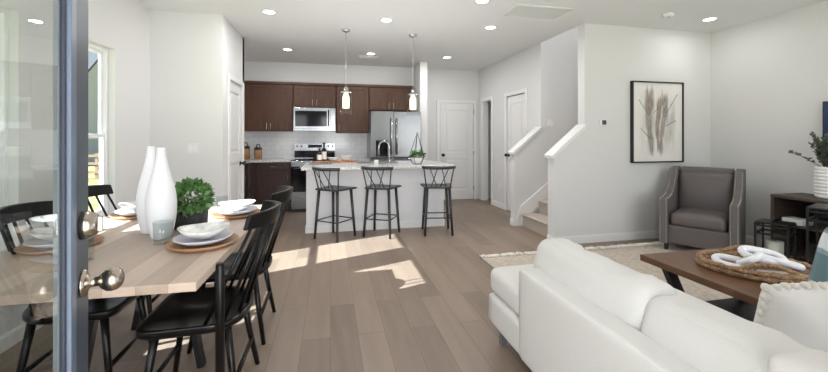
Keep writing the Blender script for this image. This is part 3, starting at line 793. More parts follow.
for k in range(5):
    b.tube([V(.06, .004, k), V(.125, .10, k)], .004, 6); b.tube([V(.125, .10, k), Vector((tx, ty, tz+.47))], .004, 6)
    b.tube([V(.06, .004, k), V(.06, .004, k+1)], .004, 6); b.tube([V(.125, .10, k), V(.125, .10, k+1)], .004, 6)
b.build('wire_frame', M['black'], t)
b = MB()
for k in range(5): b.add([V(.055, .006, k), V(.055, .006, k+1), V(.118, .10, k+1), V(.118, .10, k)], [(0, 1, 2, 3)])
b.add([V(.055, .006, k) for k in range(5)], [(0, 1, 2, 3, 4)])
b.build('white_panel', M['white'], t)
b = MB()
sp = []
for i in range(230):
    a = random.uniform(0, 2*PI); e = random.uniform(.1, 1.3); r = random.uniform(.04, .105)
    sp.append(((tx+r*math.cos(a)*math.cos(e)*1.15, ty+r*math.sin(a)*math.cos(e)*1.15, tz+.10+r*math.sin(e)*.9), (math.cos(a), math.sin(a), .6)))
leaves(b, sp, .04); b.build('foliage', M['leafA'], t)
# canisters on the corner counter
def canister(x, y, h, r, label):
    t = thing('canister', label, 'canister', (x, y, .916))
    MB().lathe([(0, 0), (r, 0), (r, h*.62), (r*.9, h*.66), (0, h*.66)], 28, (x, y, .917)).build('jar', M['spice'], t)
    MB().lathe([(r*.95, h*.62), (r*.98, h*.66), (r*.98, h*.76), (r*.6, h*.8), (0, h*.8)], 28, (x, y, .917)).build('lid', M['greylid'], t)
    MB().tube([(x-r*.4, y, .917+h*.79), (x-r*.4, y, .917+h*.93), (x-r*.25, y, .917+h), (x+r*.25, y, .917+h), (x+r*.4, y, .917+h*.93), (x+r*.4, y, .917+h*.79)], .008, 8).build('clasp', M['greylid'], t)
canister(-1.495, 7.2, .30, .068, 'taller glass canister with a black lid beside the pantry door')
canister(-1.285, 7.2, .27, .068, 'shorter glass canister with a black lid, second from the pantry door')

# pendants
def pendant(x, y, label):
    t = thing('pendant_lamp', label, 'lamp', (x, y, CH), group='pendants above the island')
    MB().lathe([(0, -.035), (.02, -.033), (.05, -.02), (.058, -.001)][::-1], 28, (x, y, CH)).build('canopy', M['chrome'], t)
    MB().tube([(x, y, CH-.03), (x, y, 1.96)], .005, 8).build('rod', M['chrome'], t)
    MB().lathe([(0, 1.985), (.016, 1.985), (.03, 1.965), (.03, 1.93), (.07, 1.92), (.083, 1.90), (.0, 1.90)][::-1], 28, (x, y, 0)).build('cap', M['chrome'], t)
    MB().lathe([(.083, 1.90), (.083, 1.62), (.08, 1.62), (.08, 1.90)], 32, (x, y, 0)).build('glass_shade', M['glass'], t)
    MB().lathe([(0, 1.70), (.043, 1.70), (.045, 1.71), (.045, 1.85), (.03, 1.88), (.03, 1.9), (0, 1.9)], 24, (x, y, 0)).build('diffuser', M['bulb'], t)
pendant(.20, 4.98, 'chrome pendant with glass cylinder over the left stool')
pendant(1.12, 5.03, 'chrome pendant with glass cylinder in front of the refrigerator')

# bar stools
def stool(loc, rz, label):
    t = thing('bar_stool', label, 'stool', loc, rz=rz, local=True, group='metal stools at the island')
    m = M['stoolmetal']; hs = .655
    MB().rbox((0, 0, hs-.012), (.40, .38, .026), .012, 8, warp=lambda o: Vector((o.x*(1+.12*(o.y/.19)), o.y, o.z-.012*(1-(o.x/.2)**2)*(1-(o.y/.2)**2)))).build('seat', m, t)
    for sx in (-1, 1):
        for sy in (-1, 1):
            MB().tube([(sx*.15, sy*.14, hs-.022), (sx*.185, sy*.185, 0)], .020, 10, r1=.016).build('leg', m, t)
    b = MB(); z = .235; k = .173
    for p, q in (((-k, -k, z), (k, -k, z)), ((k, -k, z), (k, k, z)), ((-k, -k, z), (-k, k, z)), ((-k, k, z), (k, k, z))): b.tube([p, q], .008, 8)
    b.build('footrest', m, t)
    pts = [(.215*math.sin(a)/math.sin(.85), -.215-.075+.34*(1-math.cos(a)), .915) for a in [-.85+1.7*i/12 for i in range(13)]]
    b = MB()
    b.tube(pts, .020, 10, flat=1.1); b.build('crest_rail', m, t)
    def top(u): i = (u+1)/2*12; k0 = int(min(11, i)); f = i-k0; return Vector(pts[k0]).lerp(Vector(pts[k0+1]), f)
    def bot(u): return Vector((.175*u, -.165+.03*u*u, hs-.004))
    for u in (-.93, .93): MB().tube([bot(u), top(u)], .0085, 8).build('back_post', m, t)
    for u0, u1 in ((-.55, -.12), (-.12, -.55), (.12, .55), (.55, .12)): MB().tube([bot(u0), top(u1)], .006, 8).build('spindle', m, t)
    return t
s0 = stool((.06, 4.985, 0), R(-40), 'dark metal spindle-back counter stool at the left end of the island')
dup(s0, (.68, 4.99, 0), R(-29), 'dark metal spindle-back counter stool, the middle one at the island')
dup(s0, (1.44, 4.93, 0), R(-9), 'dark metal spindle-back counter stool below the wire terrarium')

# ================================================================== DINING
TX0, TX1, TY0, TY1, TZ = -1.56, -.485, 1.59, 3.28, .76
t = thing('dining_table', 'long greyed oak dining table laid for four', 'table', ((TX0+TX1)/2, (TY0+TY1)/2, 0))
MB().box(TX0, TX1, TY0, TY1, TZ-.036, TZ).build('table_top', M['table'], t, .003)
xc = (TX0+TX1)/2
for y in (2.36, 2.90):
    b = MB()
    for q in (-.30, .30): b.bar((xc+q*.6, y, TZ-.08), (xc+q, y, 0), .035, .05, up=(0, 1, 0))
    b.box(xc-.34, xc+.34, y-.025, y+.025, TZ-.075, TZ-.037)
    b.build('trestle', M['black'], t, .003)
MB().box(xc-.02, xc+.02, 2.39, 2.87, TZ-.072, TZ-.04).build('stretcher', M['black'], t, .003)
t.rotation_euler = (0, 0, R(-1.4))

def dining_chair(loc, rz, label, post=False):
    t = thing('dining_chair', label, 'chair', loc, rz=rz, local=True, group='black spindle chairs around the dining table')
    m = M['blackwood']
    # seat: superellipse outline, squarer at the front (+y)
    def outline(th):
        c_, s_ = math.cos(th), math.sin(th)
        e = .30 if s_ > 0 else .72
        x = .235*math.copysign(abs(c_)**e, c_); y = .225*math.copysign(abs(s_)**e, s_)
        if y > 0: x *= 1+.03*y/.225
        return x, y
    b = MB(); n = 48; rings = 10
    vs = []; fs = []
    def zt(x, y):
        k = max(0, 1-(x/.23)**2)*max(0, 1-(y/.22)**2)
        return .464-.026*k**.6+.013*math.exp(-(x/.055)**2)*max(0, min(1, (y+.12)/.3))*k**.3
    vs.append((0, 0, zt(0, 0)))
    for i in range(1, rings+1):
        for j in range(n):
            x, y = outline(2*PI*j/n); f = i/rings; vs.append((x*f, y*f, zt(x*f, y*f)))
    for (sc_, z) in ((1.012, .455), (1.012, .435), (.96, .42), (.0, .42)):
        for j in range(n):
            x, y = outline(2*PI*j/n); vs.append((x*sc_, y*sc_, z))
    for j in range(n): fs.append((0, 1+j, 1+(j+1) % n))
    for i in range(rings+3):
        for j in range(n):
            a = 1+i*n+j; c_ = 1+i*n+(j+1) % n; fs.append((a, a+n, c_+n, c_))
    b.add(vs, fs, True); b.build('seat', m, t)
    for sx in (-1, 1):
        for sy in (-1, 1):
            MB().tube([(sx*.165, sy*.15, .43), (sx*.19, sy*.178, .22), (sx*.225, sy*.215, 0)], lambda q: .019-.006*q, 12).build('leg', m, t)
    for sy in (-1, 1):
        MB().tube([(-.198, sy*.19, .17), (.198, sy*.19, .17)], .012, 8).build('stretcher', m, t)
    # crest rail: bent plank
    na = 16; ang = [-.62+1.24*i/na for i in range(na+1)]
    def crest(a, z): 
        lean = (z-.46)*.30
        return Vector((.365*math.sin(a), -.105-.56*(math.cos(a)-.80)-lean*.9, z))
    b = MB(); vs = []; fs = []
    for i, a in enumerate(ang):
        nx, ny = math.sin(a)*.4, -math.cos(a)
        for (z, o) in ((.878, 0), (.964, -.004), (.964, .022), (.878, .024)):
            p = crest(a, z); k = .012*(a/.62)**2
            vs.append((p.x+nx*o, p.y+ny*o, z+(-k if z > .9 else k*.2)))
    for i in range(na):
        for j in range(4): fs.append((i*4+j, i*4+(j+1) % 4, (i+1)*4+(j+1) % 4, (i+1)*4+j))
    fs.append((3, 2, 1, 0)); fs.append(tuple(na*4+j for j in range(4)))
    b.add(vs, fs, False); b.build('crest_rail', m, t, .006)
    for i in range(7):
        u = -1+2*i/6
        a = u*.54
        tp = crest(a, .892); tp += Vector((0, -.010, 0))
        bt = Vector((.212*math.sin(u*1.3)/math.sin(1.3), -.205+.19*(1-math.cos(u*1.3)), .455))
        MB().tube([bt, tp], .0088, 8, r1=.0075).build('spindle', m, t)
    if post:
        b = MB(); b.box(-.262, -.222, -.222, -.182, 0, .70) if False else b.tube([(-.248, -.125, 0), (-.248, -.125, .695), (-.248, -.125, .705)], lambda q: .0195 if q < .9 else .015, 14)
        b.build('corner_post', m, t)
    return t
c0 = dining_chair((-1.27, 2.34, 0), R(-90), 'black spindle chair on the window side nearest the open front door')
dup(c0, (-1.41, 3.10, 0), R(-90), 'black spindle chair on the window side beyond the white vases')
cB = dup(c0, (-.63, 2.735, 0), R(90), 'black spindle chair on the kitchen side, farther of the two there')
cA = dining_chair((-.63, 2.08, 0), R(90), 'black spindle chair in the foreground on the near right of the table', post=False)
b = MB(); b.tube([(-.264, -.145, 0), (-.264, -.145, .74), (-.264, -.145, .752)], lambda q: .0195 if q < .9 else .014, 14)
b.xf(Matrix.Rotation(PI, 4, 'Z') @ Matrix.Scale(-1, 4, (0, 1, 0))) if False else None
b.build('corner_post', M['blackwood'], cA)

# place settings
def setting(x, y, where):
    g = 'place settings on the dining table'
    z = TZ+.001
    o = MB().lathe([(0, .0), (.148, .0), (.168, .018), (.164, .022), (.143, .009), (0, .009)], 40, (x, y, z), sy=1.0).build('charger_plate', M['charger']); tag(o, 'round wooden charger under the plates '+where, 'charger', g)
    o = MB().lathe([(0, .0), (.10, .0), (.138, .022), (.136, .026), (.098, .006), (0, .006)], 40, (x, y, z+.0195)).build('dinner_plate', M['napkin']); tag(o, 'pale grey plate on the charger '+where, 'plate', g)
    b = MB(); vs = []
    prof = [(0, .0), (.065, .0), (.104, .026), (.122, .046), (.120, .049), (.100, .031), (.063, .006), (0, .006)]
    b.lathe(prof, 40, (0, 0, 0))
    for v in b.v:
        a = math.atan2(v.y, v.x); v.z += .006*math.sin(2*a+.7)*(v.xy.length/.13)**2
        v.x *= 1+.03*math.sin(3*a)
    b.xf(Matrix.Translation((x, y, z+.0195+.023)))
    o = b.build('shallow_bowl', M['platepat']); tag(o, 'white patterned shallow bowl on the plate '+where, 'bowl', g)
setting(-.645, 2.125, 'at the near right place')
setting(-.655, 2.87, 'at the far right place')
setting(-1.34, 2.24, 'at the near left place by the front door')
setting(-1.33, 3.00, 'at the far left place behind the vases')
def tumbler(x, y, r, h, label):
    o = MB().lathe([(0, .008), (r*.84, .008), (r*.97, h), (r, h), (r*.9, .0), (0, 0)][::-1], 28, (x, y, TZ+.001)).build('glass_tumbler', M['tumbler'])
    tag(o, label, 'glass', 'glass tumblers')
tumbler(-.858, 2.188, .047, .115, 'clear tumbler in front of the white vases')
tumbler(-1.085, 1.955, .040, .155, 'tall clear tumbler beside the front door edge')
tumbler(-.80, 3.05, .040, .11, 'clear tumbler behind the boxwood plant')
tumbler(-1.19, 3.22, .040, .11, 'clear tumbler on the far side of the vases')
def vase(x, y, h, r, label):
    prof = [(0, 0), (.60, 0), (.66, .012), (.84, .12), (.97, .24), (1.0, .34), (.97, .45), (.86, .56), (.70, .66), (.52, .76), (.38, .86), (.30, .94), (.28, 1.0), (.24, 1.0), (.22, .9), (0, .88)]
    # smooth the outline
    import itertools
    pts = []
    for i in range(len(prof)-1):
        p0 = prof[max(0, i-1)]; p1 = prof[i]; p2 = prof[i+1]; p3 = prof[min(len(prof)-1, i+2)]
        for k in range(4):
            s = k/4
            if 2 <= i <= 11:
                f = lambda a, b_, c_, d_: .5*((2*b_)+(-a+c_)*s+(2*a-5*b_+4*c_-d_)*s*s+(-a+3*b_-3*c_+d_)*s**3)
                pts.append((f(p0[0], p1[0], p2[0], p3[0]), f(p0[1], p1[1], p2[1], p3[1])))
            else: pts.append((p1[0]+(p2[0]-p1[0])*s, p1[1]+(p2[1]-p1[1])*s))
    pts.append(prof[-1])
    o = MB().lathe([(max(0, a)*r, b_*h) for a, b_ in pts], 40, (x, y, TZ+.001)).build('bottle_vase', M['vase'])
    tag(o, label, 'vase', 'white bottle vases')
vase(-.915, 2.312, .50, .073, 'white matte bottle vase standing in front, beside the tumbler')
vase(-1.025, 2.455, .505, .073, 'white matte bottle vase standing behind its twin')
# boxwood
t = thing('potted_boxwood', 'round green boxwood plant in a dark ribbed pot on the table', 'plant', (-.80, 2.52, TZ))
px, py = -.84, 2.53
b = MB(); n = 60; vs = []; prof = [(.0, .001), (.068, .001), (.078, .012), (.082, .10), (.076, .104), (.07, .09), (0, .085)]
for (r, z) in prof:
    for j in range(n):
        th = 2*PI*j/n; c_, s_ = math.cos(th), math.sin(th)
        k = (abs(c_)**6+abs(s_)**6)**(-1/6)*(1+(.02 if j % 3 == 0 and r > .06 else 0))
        vs.append((px+r*k*c_, py+r*k*s_, TZ+z))
b.add(vs, [(i*n+j, i*n+(j+1) % n, (i+1)*n+(j+1) % n, (i+1)*n+j) for i in range(len(prof)-1) for j in range(n)], True)
b.build('pot', M['pot'], t)
b = MB(); sp = []
for i in range(800):
    a = random.uniform(0, 2*PI); cz = random.uniform(-.75, 1); s_ = math.sqrt(1-cz*cz); r = random.uniform(.55, 1.0)**.5
    d = Vector((s_*math.cos(a), s_*math.sin(a), cz))
    sp.append(((px+d.x*r*.10, py+d.y*r*.10, TZ+.185+d.z*r*.092), d))
leaves(b, sp, .041, .8); b.build('foliage', M['leafA'], t)
b = MB()
for i in range(14):
    a = random.uniform(0, 2*PI); b.tube([(px+.03*math.cos(a), py+.03*math.sin(a), TZ+.085), (px+.07*math.cos(a), py+.07*math.sin(a), TZ+.18)], .003, 5)
b.build('stem', M['stem'], t)

# ================================================================== LIVING ROOM
# rug
t = thing('area_rug', 'beige wool rug with a white tasselled fringe under the coffee table', 'rug', (3.1, 2.5, 0))
RX, RX2, RY, RY2 = 1.60, 4.55, 1.0, 3.74
b = MB(); b.rbox(((RX+RX2)/2, (RY+RY2)/2, .007), (RX2-RX, RY2-RY, .012), .005, 10); b.build('pile', M['rug'], t)
b = MB()
for e, sg in ((RY2, 1), (RY, -1)):
    k = 92
    for i in range(k):
        x = RX+.015+i*(RX2-RX-.03)/(k-1)+random.uniform(-.008, .008); L = random.uniform(.06, .1); s = random.uniform(-.03, .03)
        b.tube([(x, e-.004*sg, .012), (x+s*.3, e+sg*L*.4, .018), (x+s, e+sg*L, .007)], lambda q: .011+.004*math.sin(q*3), 5)
fr = b.build('fringe', M['fringe'], t); fr['kind'] = 'stuff'
# sofa
t = thing('sofa', 'cream upholstered sofa with its back to the camera', 'sofa', (1.45, 1.2, 0))
m = M['sofa']; SX, SX2, SY, SY2, SB = 1.0, 1.92, .16, 2.26, 1.84
MB().rbox(((SX+SX2)/2, (SY+SY2)/2, .215), (SX2-SX, SY2-SY, .19), .03, 10).build('base', m, t)
MB().rbox((2.42, .69, .215), (.99, 1.06, .19), .03, 8).build('base', m, t)
MB().rbox((SX+.058, (SY+SB)/2, .365), (.13, SB-SY, .485), .022, 14).build('back_frame', m, t)
MB().rbox(((SX+SX2)/2+.004, (SB+SY2)/2+.004, .392), (SX2-SX-.012, SY2-SB+.0, .165), .05, 12, bulge=(0, 0, .012)).build('ottoman_cushion', m, t)
for ya, yb in ((1.225, 1.83), (.36, 1.22)):
    MB().rbox(((SX+.16+SX2)/2, (ya+yb)/2, .392), (SX2-SX-.17, yb-ya, .165), .05, 12, bulge=(0, 0, .012)).build('seat_cushion', m, t)
MB().rbox((2.42, .79, .392), (.98, .86, .165), .05, 12, bulge=(0, 0, .012)).build('seat_cushion', m, t)
MB().rbox(((SX+2.915)/2, SY+.09, .45), (2.915-SX, .18, .32), .04, 10).build('arm', m, t)
def backcush(ya, yb, z1, sd_):
    def warp(o):
        n1 = noise.noise(Vector((o.x*3+sd_, o.y*5, o.z*3)))*.012+noise.noise(Vector((o.x*2, o.y*18+o.z*8+sd_, o.z*4)))*.008
        return Vector((o.x*(1-.5*max(0, o.z)/.2)+n1-.03*o.z, o.y, o.z+n1-.008*(abs(o.y)/(yb-ya)*2)**4))
    MB().rbox((SX+.235, (ya+yb)/2, (z1+.475)/2), (.24, yb-ya, z1-.475), .058, 28, bulge=(.02, .008, .014), warp=warp).build('back_cushion', m, t)
backcush(1.165, 1.92, .748, 1); backcush(.37, 1.180, .731, 5)
for x in (SX+.07, SX2-.07):
    for y in (SY+.09, SY2-.09): MB().box(x-.018, x+.018, y-.018, y+.018, .0 if x < 1.6 else .014, .125).build('leg', M['jar'], t, .002)
for y in (SY+.09, 1.13): MB().box(2.80, 2.836, y-.018, y+.018, .014, .125).build('leg', M['jar'], t, .002)
# throw on the near end of the sofa back
o = MB().rbox((1.15, .58, .742), (.17, .28, .07), .028, 10, bulge=(0, 0, .015)).build('folded_throw', M['cotton']); tag(o, 'white folded throw lying over the near sofa back cushion', 'throw')

def pillow(c, w, h, th, rot, name, label, mtl, edge=None, colour=None, n=26):
    """square pillow in local XZ with pinched corners, thickness along Y"""
    t = thing(name, label, 'pillow', c)
    mx = Matrix.Translation(c) @ rot
    b = MB()
    def P(u, v, s):
        x, z = (u*2-1), (v*2-1)
        k = (1-x**4)*(1-z**4); d = th/2*max(0, k)**.45
        pin = 1-.06*(1-abs(x))*(1) * abs(z)**3-.06*(1-abs(z))*abs(x)**3
        wr = noise.noise(Vector((x*2.2, z*2.2, s*3)))*.008*k
        return mx @ Vector((x*w/2*(1-.05*(1-abs(z)**2)*abs(x)**6*0-.03*(1-z*z)), s*(d+wr), z*h/2*(1-.03*(1-x*x))))
    for s in (-1, 1):
        vs = [P(i/n, j/n, s) for i in range(n+1) for j in range(n+1)]
        fs = [(i*(n+1)+j, (i+1)*(n+1)+j, (i+1)*(n+1)+j+1, i*(n+1)+j+1) for i in range(n) for j in range(n)]
        b.add(vs, fs if s < 0 else [f[::-1] for f in fs], True)
        if colour: b.c += [colour(i/n, j/n) for i in range(n+1) for j in range(n+1)]
    b.build('cover', mtl, t)
    if edge:
        e = MB()
        for (u, v) in [(i/14, q) for i in range(15) for q in (0, 1)]+[(q, i/8) for i in range(1, 8) for q in (0, 1)]:
            p = P(u, v, 1)
            e.ball(p+Vector((random.uniform(-.004, .004), random.uniform(-.004, .004), random.uniform(-.004, .004))), .0155*random.uniform(.85, 1.15), 8, 6)
        e.build('pompom_trim', edge, t)
    return t
# leaning against the back cushions (normal +x, top tilted back)
def lean(yaw, tilt, roll=0): return Matrix.Rotation(yaw, 4, 'Z') @ Matrix.Rotation(tilt, 4, 'X') @ Matrix.Rotation(roll, 4, 'Y')
pillow((1.80, 1.02, .632), .52, .30, .13, lean(R(-8), R(12)), 'throw_pillow', 'white cushion with a pompom edge leaning behind the sofa back', M['cotton'], M['pom'])
def pat(u, v):
    a = math.sin(u*15+v*9+1.6*math.sin(v*7))+.6*math.sin(u*9-v*14)
    c = rgb(232, 236, 238) if a > .15 else (rgb(150, 170, 176) if a > -.6 else rgb(112, 138, 146))
    return c
pillow((2.33, 1.17, .69), .46, .44, .12, lean(R(-14), R(10), R(5)), 'throw_pillow', 'blue and white patterned cushion beyond the pompom cushion', M['pattern'], None, pat, 110)

# coffee table
t = thing('coffee_table', 'dark walnut coffee table with black angled legs on the rug', 'table', (2.62, 1.65, 0))
CX0, CX1, CY0, CY1 = 2.24, 3.0, 1.30, 2.31
MB().box(CX0, CX1, CY0, CY1, .405, .45).build('table_top', M['coffee'], t, .004)
MB().box(CX0+.08, CX1-.08, CY0+.10, CY1-.20, .13, .155).build('lower_shelf', M['black'], t, .003)
for y in (CY0+.12, CY1-.12):
    for s in (-1, 1):
        xm = (CX0+CX1)/2; yi = y+(-.1 if y > 1.6 else .1)
        MB().bar((xm+s*.27, y, .405), (xm+s*.27, yi+(-.12 if y > 1.6 else .12), .015), .045, .07, up=(1, 0, 0)).build('leg', M['black'], t, .003)
# tray, book, chain
TC = Vector((2.70, 1.85, .451))
t = thing('rope_tray', 'oval woven seagrass tray on the coffee table', 'tray', tuple(TC))
ra, rb, yawt = .30, .225, R(-40)
mxt = Matrix.Translation(TC) @ Matrix.Rotation(yawt, 4, 'Z')
b = MB(); b.lathe([(0, .0), (1, .0), (1, .012), (0, .012)][::-1], 40, (0, 0, 0)); 
for v in b.v: v.x *= ra; v.y *= rb
b.xf(mxt); b.build('base', M['rope'], t)
def braid(b, rad, z, n_=90, ph=0, sc_=1.0):
    pts = []
    for i in range(n_):
        a = 2*PI*i/n_; w = .005*math.sin(i*2*PI*22/n_+ph)
        pts.append((math.cos(a)*(ra*sc_+w), math.sin(a)*(rb*sc_+w), z+.003*math.cos(i*2*PI*22/n_+ph)))
    return b.tube(pts, rad, 8, closed=True)
b = MB(); braid(b, .019, .018); braid(b, .018, .046, ph=2); braid(b, .016, .018, ph=3, sc_=.96); b.xf(mxt); b.build('rim', M['rope'], t)
for s in (-1, 1):
    b = MB(); pts = []
    for i in range(17):
        a = s*PI/2+(-.48+.96*i/16); q = math.sin(PI*i/16)
        pts.append((math.cos(a)*ra*(1+.0*q), math.sin(a)*rb*(1-.05*q), .055+.045*q))
    b.tube(pts, .014, 10)
    for i in (0, 16):
        p = Vector(pts[i])
        for k in range(5): b.lathe([(.024, -.004), (.029, 0), (.024, .004)], 12, (p.x+(k-2)*.010*(1 if i else 1), p.y, .028))
    b.xf(mxt); b.build('handle', M['rope'], t)
t = thing('book', 'small book with a brown cover under the white chain', 'book', (TC.x+.04, TC.y-.02, TC.z+.013))
mb_ = Matrix.Translation((TC.x+.085, TC.y-.055, TC.z+.013)) @ Matrix.Rotation(R(-34), 4, 'Z')
b = MB().box(-.14, .14, -.095, .095, .004, .028); b.xf(mb_); b.build('pages', M['paper'], t)
b = MB().box(-.145, .145, -.1, .1, 0, .004); b.box(-.145, .145, -.1, .1, .028, .032); b.box(-.145, .145, .096, .1, .004, .028); b.xf(mb_); b.build('cover', M['bookcover'], t, .001)
t = thing('chain_ornament', 'white chunky chain-link ornament lying across the book in the tray', 'ornament', (TC.x, TC.y, TC.z+.05))
def link(c, yaw, tilt, roll, a=.085, w=.05, r=.0215):
    pts = []; n_ = 28
    for i in range(n_):
        th = 2*PI*i/n_; x = math.cos(th); y = math.sin(th)
        pts.append((math.copysign(abs(x)**.8, x)*a, math.copysign(abs(y)**.8, y)*w, 0))
    b = MB(); b.tube(pts, r, 12, closed=True)
    b.xf(Matrix.Translation(c) @ Matrix.Rotation(yaw, 4, 'Z') @ Matrix.Rotation(tilt, 4, 'Y') @ Matrix.Rotation(roll, 4, 'X'))
    b.build('link', M['link'], t)
link((TC.x-.125, TC.y+.06, TC.z+.045), R(-42), R(6), R(12), .09, .058)
link((TC.x-.045, TC.y+.01, TC.z+.075), R(20), R(0), R(-35), .088, .052)
link((TC.x+.035, TC.y-.005, TC.z+.10), R(-36), R(8), R(16), .105, .060)
link((TC.x+.095, TC.y-.055, TC.z+.075), R(-52), R(10), R(-10), .10, .058)

# armchair
fdir = Vector((-.85, -.525, 0)).normalized(); arz = math.atan2(fdir.y, fdir.x)-PI/2
t = thing('armchair', 'grey-brown leather armchair with nailhead trim in the corner', 'armchair', (4.23, 3.47, 0), rz=arz, local=True)
HW = .355; YFv, YBv = .36, -.36
lo, we, na = M['leather'], M['welt'], M['nail']
MB().rbox((0, .0, .20), (2*HW-.1, .66, .22), .02, 8).build('seat_base', lo, t)
MB().rbox((0, .04, .375), (2*HW-.2, .60, .15), .05, 14, bulge=(0, .015, .022)).build('seat_cushion', lo, t)
MB().rbox((0, -.24, .64), (2*HW-.17, .17, .50), .055, 14, bulge=(0, .03, 0), warp=lambda o: Vector((o.x, o.y-.14*(o.z+.1), o.z))).build('back_cushion', lo, t)
# sloping arms: side profile in (y, z)
prof = [(YFv, .09), (YFv, .60), (.20, .605), (.06, .635), (-.06, .72), (-.14, .83), (-.20, .93), (-.40, .945), (-.34, .09)]
for s in (-1, 1):
    x0, x1 = sorted((s*HW, s*(HW-.085)))
    ar = MB().prism(prof, x0, x1, 'x').build('arm', we, t, .012, 3)
    e = MB()
    line = [(YFv+.004, z) for z in [.11+.022*i for i in range(23)]]
    top = [(.355, .607), (.20, .612), (.06, .642), (-.06, .727), (-.14, .837), (-.19, .928)]
    # nails on the front edge of the arm face, both margins
    for xx in (s*(HW-.012), s*(HW-.073)):
        e = MB()
        for (y, z) in line: e.ball((xx, y, z), .0065, 6, 4)
        for i in range(len(top)-1):
            p, q = Vector(top[i]), Vector(top[i+1]); k = max(1, int((q-p).length/.022))
            for j in range(k):
                w_ = p.lerp(q, j/k); e.ball((xx, w_.x, w_.y), .0065, 6, 4)
        e.build('nailhead_trim', na, ar)
bk = MB().prism([(-.20, .10), (-.255, .94), (-.40, .945), (-.34, .10)], -HW+.101, HW-.101, 'x').build('back', we, t, .012, 3)
e = MB()
for i in range(26): e.ball((-.27+i*.54/25, -.262, .915), .0065, 6, 4)
e.build('nailhead_trim', na, bk); e = MB()
for i in range(32): e.ball((-.345+i*.69/31, -.30, .952), .0065, 6, 4)
e.build('nailhead_trim', na, bk)
for sx in (-1, 1):
    for sy in (-1, 1): MB().tube([(sx*(HW-.06), sy*.29, .10), (sx*(HW-.06), sy*.29+(.01 if sy > 0 else -.02), .0)], .026, 12, r1=.018).build('foot', M['darkfoot'], t)

# framed print
t = thing('framed_print', 'black-framed grey and brown botanical print above the armchair', 'picture', (4.16, YA, 1.51))
ax0, ax1, az0, az1 = 3.757, 4.56, .987, 2.04
b = MB(); w = .018
for q in ((ax0, ax0+w, az0, az1), (ax1-w, ax1, az0, az1), (ax0+w, ax1-w, az0, az0+w), (ax0+w, ax1-w, az1-w, az1)): b.box(q[0], q[1], YA-.045, YA-.001, q[2], q[3])
b.build('frame', M['black'], t, .002)
nx_, nz_ = 110, 140
b = MB()
stems = [(.30, .36, .93, .10, .075, 0.0), (.52, .50, .82, .12, .05, .9), (.66, .56, .88, .10, .055, 2.1)]
def paint(u, v):
    base_ = Vector((236, 233, 229)); n1 = noise.noise(Vector((u*5, v*5, 0)))
    col = base_+Vector((1, 1, 1))*n1*4
    sh = [(.30, .34, .95, .06, .22), (.56, .62, .9, .08, .30), (.80, .74, .8, .2, .12)]
    for (xt, xb, zt_, zb_, w_) in sh:            # faint wash behind
        xc = xb+(xt-xb)*v; f = max(0, 1-abs(u-xc)/w_)*max(0, min(1, (zt_-v)*6))*max(0, min(1, (v-zb_)*5))
        col -= Vector((46, 46, 45))*f*max(0, .5+.9*noise.noise(Vector((u*14, v*5, 3))))
    for (xt, xb, zt_, zb_, w_, ph) in stems:
        vv = (v-zb_)/(zt_-zb_)
        if vv < -.05 or vv > 1.08: continue
        xc = xb+(xt-xb)*v+.02*math.sin(v*9+ph)
        ww = w_*(.62+.85*max(0, vv))*(1+.35*noise.noise(Vector((ph, v*9, 1))))
        f = max(0, min(1, (1-abs(u-xc)/ww)*2.2))
        st = .5+.5*noise.noise(Vector((u*46+ph*9, v*7, ph)))
        edge_ = max(0, min(1, (1.02-vv+.12*noise.noise(Vector((u*30, ph, 2))))*9))*max(0, min(1, (vv+.06+.1*noise.noise(Vector((u*34, ph, 5))))*9))
        a_ = f*edge_*(.35+.65*st)
        tgt = Vector((112, 104, 98)) if st < .5 else Vector((160, 150, 140))
        if vv > .6 and st > .6: tgt = Vector((150, 126, 104))
        col = col.lerp(tgt, min(1, a_*1.1))
    for (xa, za, xb_, zb_) in ((.30, .60, .12, .78), (.32, .30, .16, .42), (.68, .62, .90, .86), (.66, .45, .86, .52), (.52, .7, .42, .62)):   # thin twigs
        p = Vector((u, v)); a0 = Vector((xa, za)); d_ = Vector((xb_, zb_))-a0
        s = max(0, min(1, (p-a0).dot(d_)/d_.dot(d_))); dist = (p-(a0+d_*s)).length
        if dist < .007: col = col.lerp(Vector((104, 100, 98)), .55)
    return rgb(*[max(0, min(255, x)) for x in col])
for i in range(nx_+1):
    for j in range(nz_+1): b.c.append(paint(i/nx_, j/nz_))
b.add([(ax0+w+(ax1-ax0-2*w)*i/nx_, YA-.03, az0+w+(az1-az0-2*w)*j/nz_) for i in range(nx_+1) for j in range(nz_+1)],
      [(i*(nz_+1)+j, (i+1)*(nz_+1)+j, (i+1)*(nz_+1)+j+1, i*(nz_+1)+j+1) for i in range(nx_) for j in range(nz_)], True)
b.build('canvas', M['art'], t)

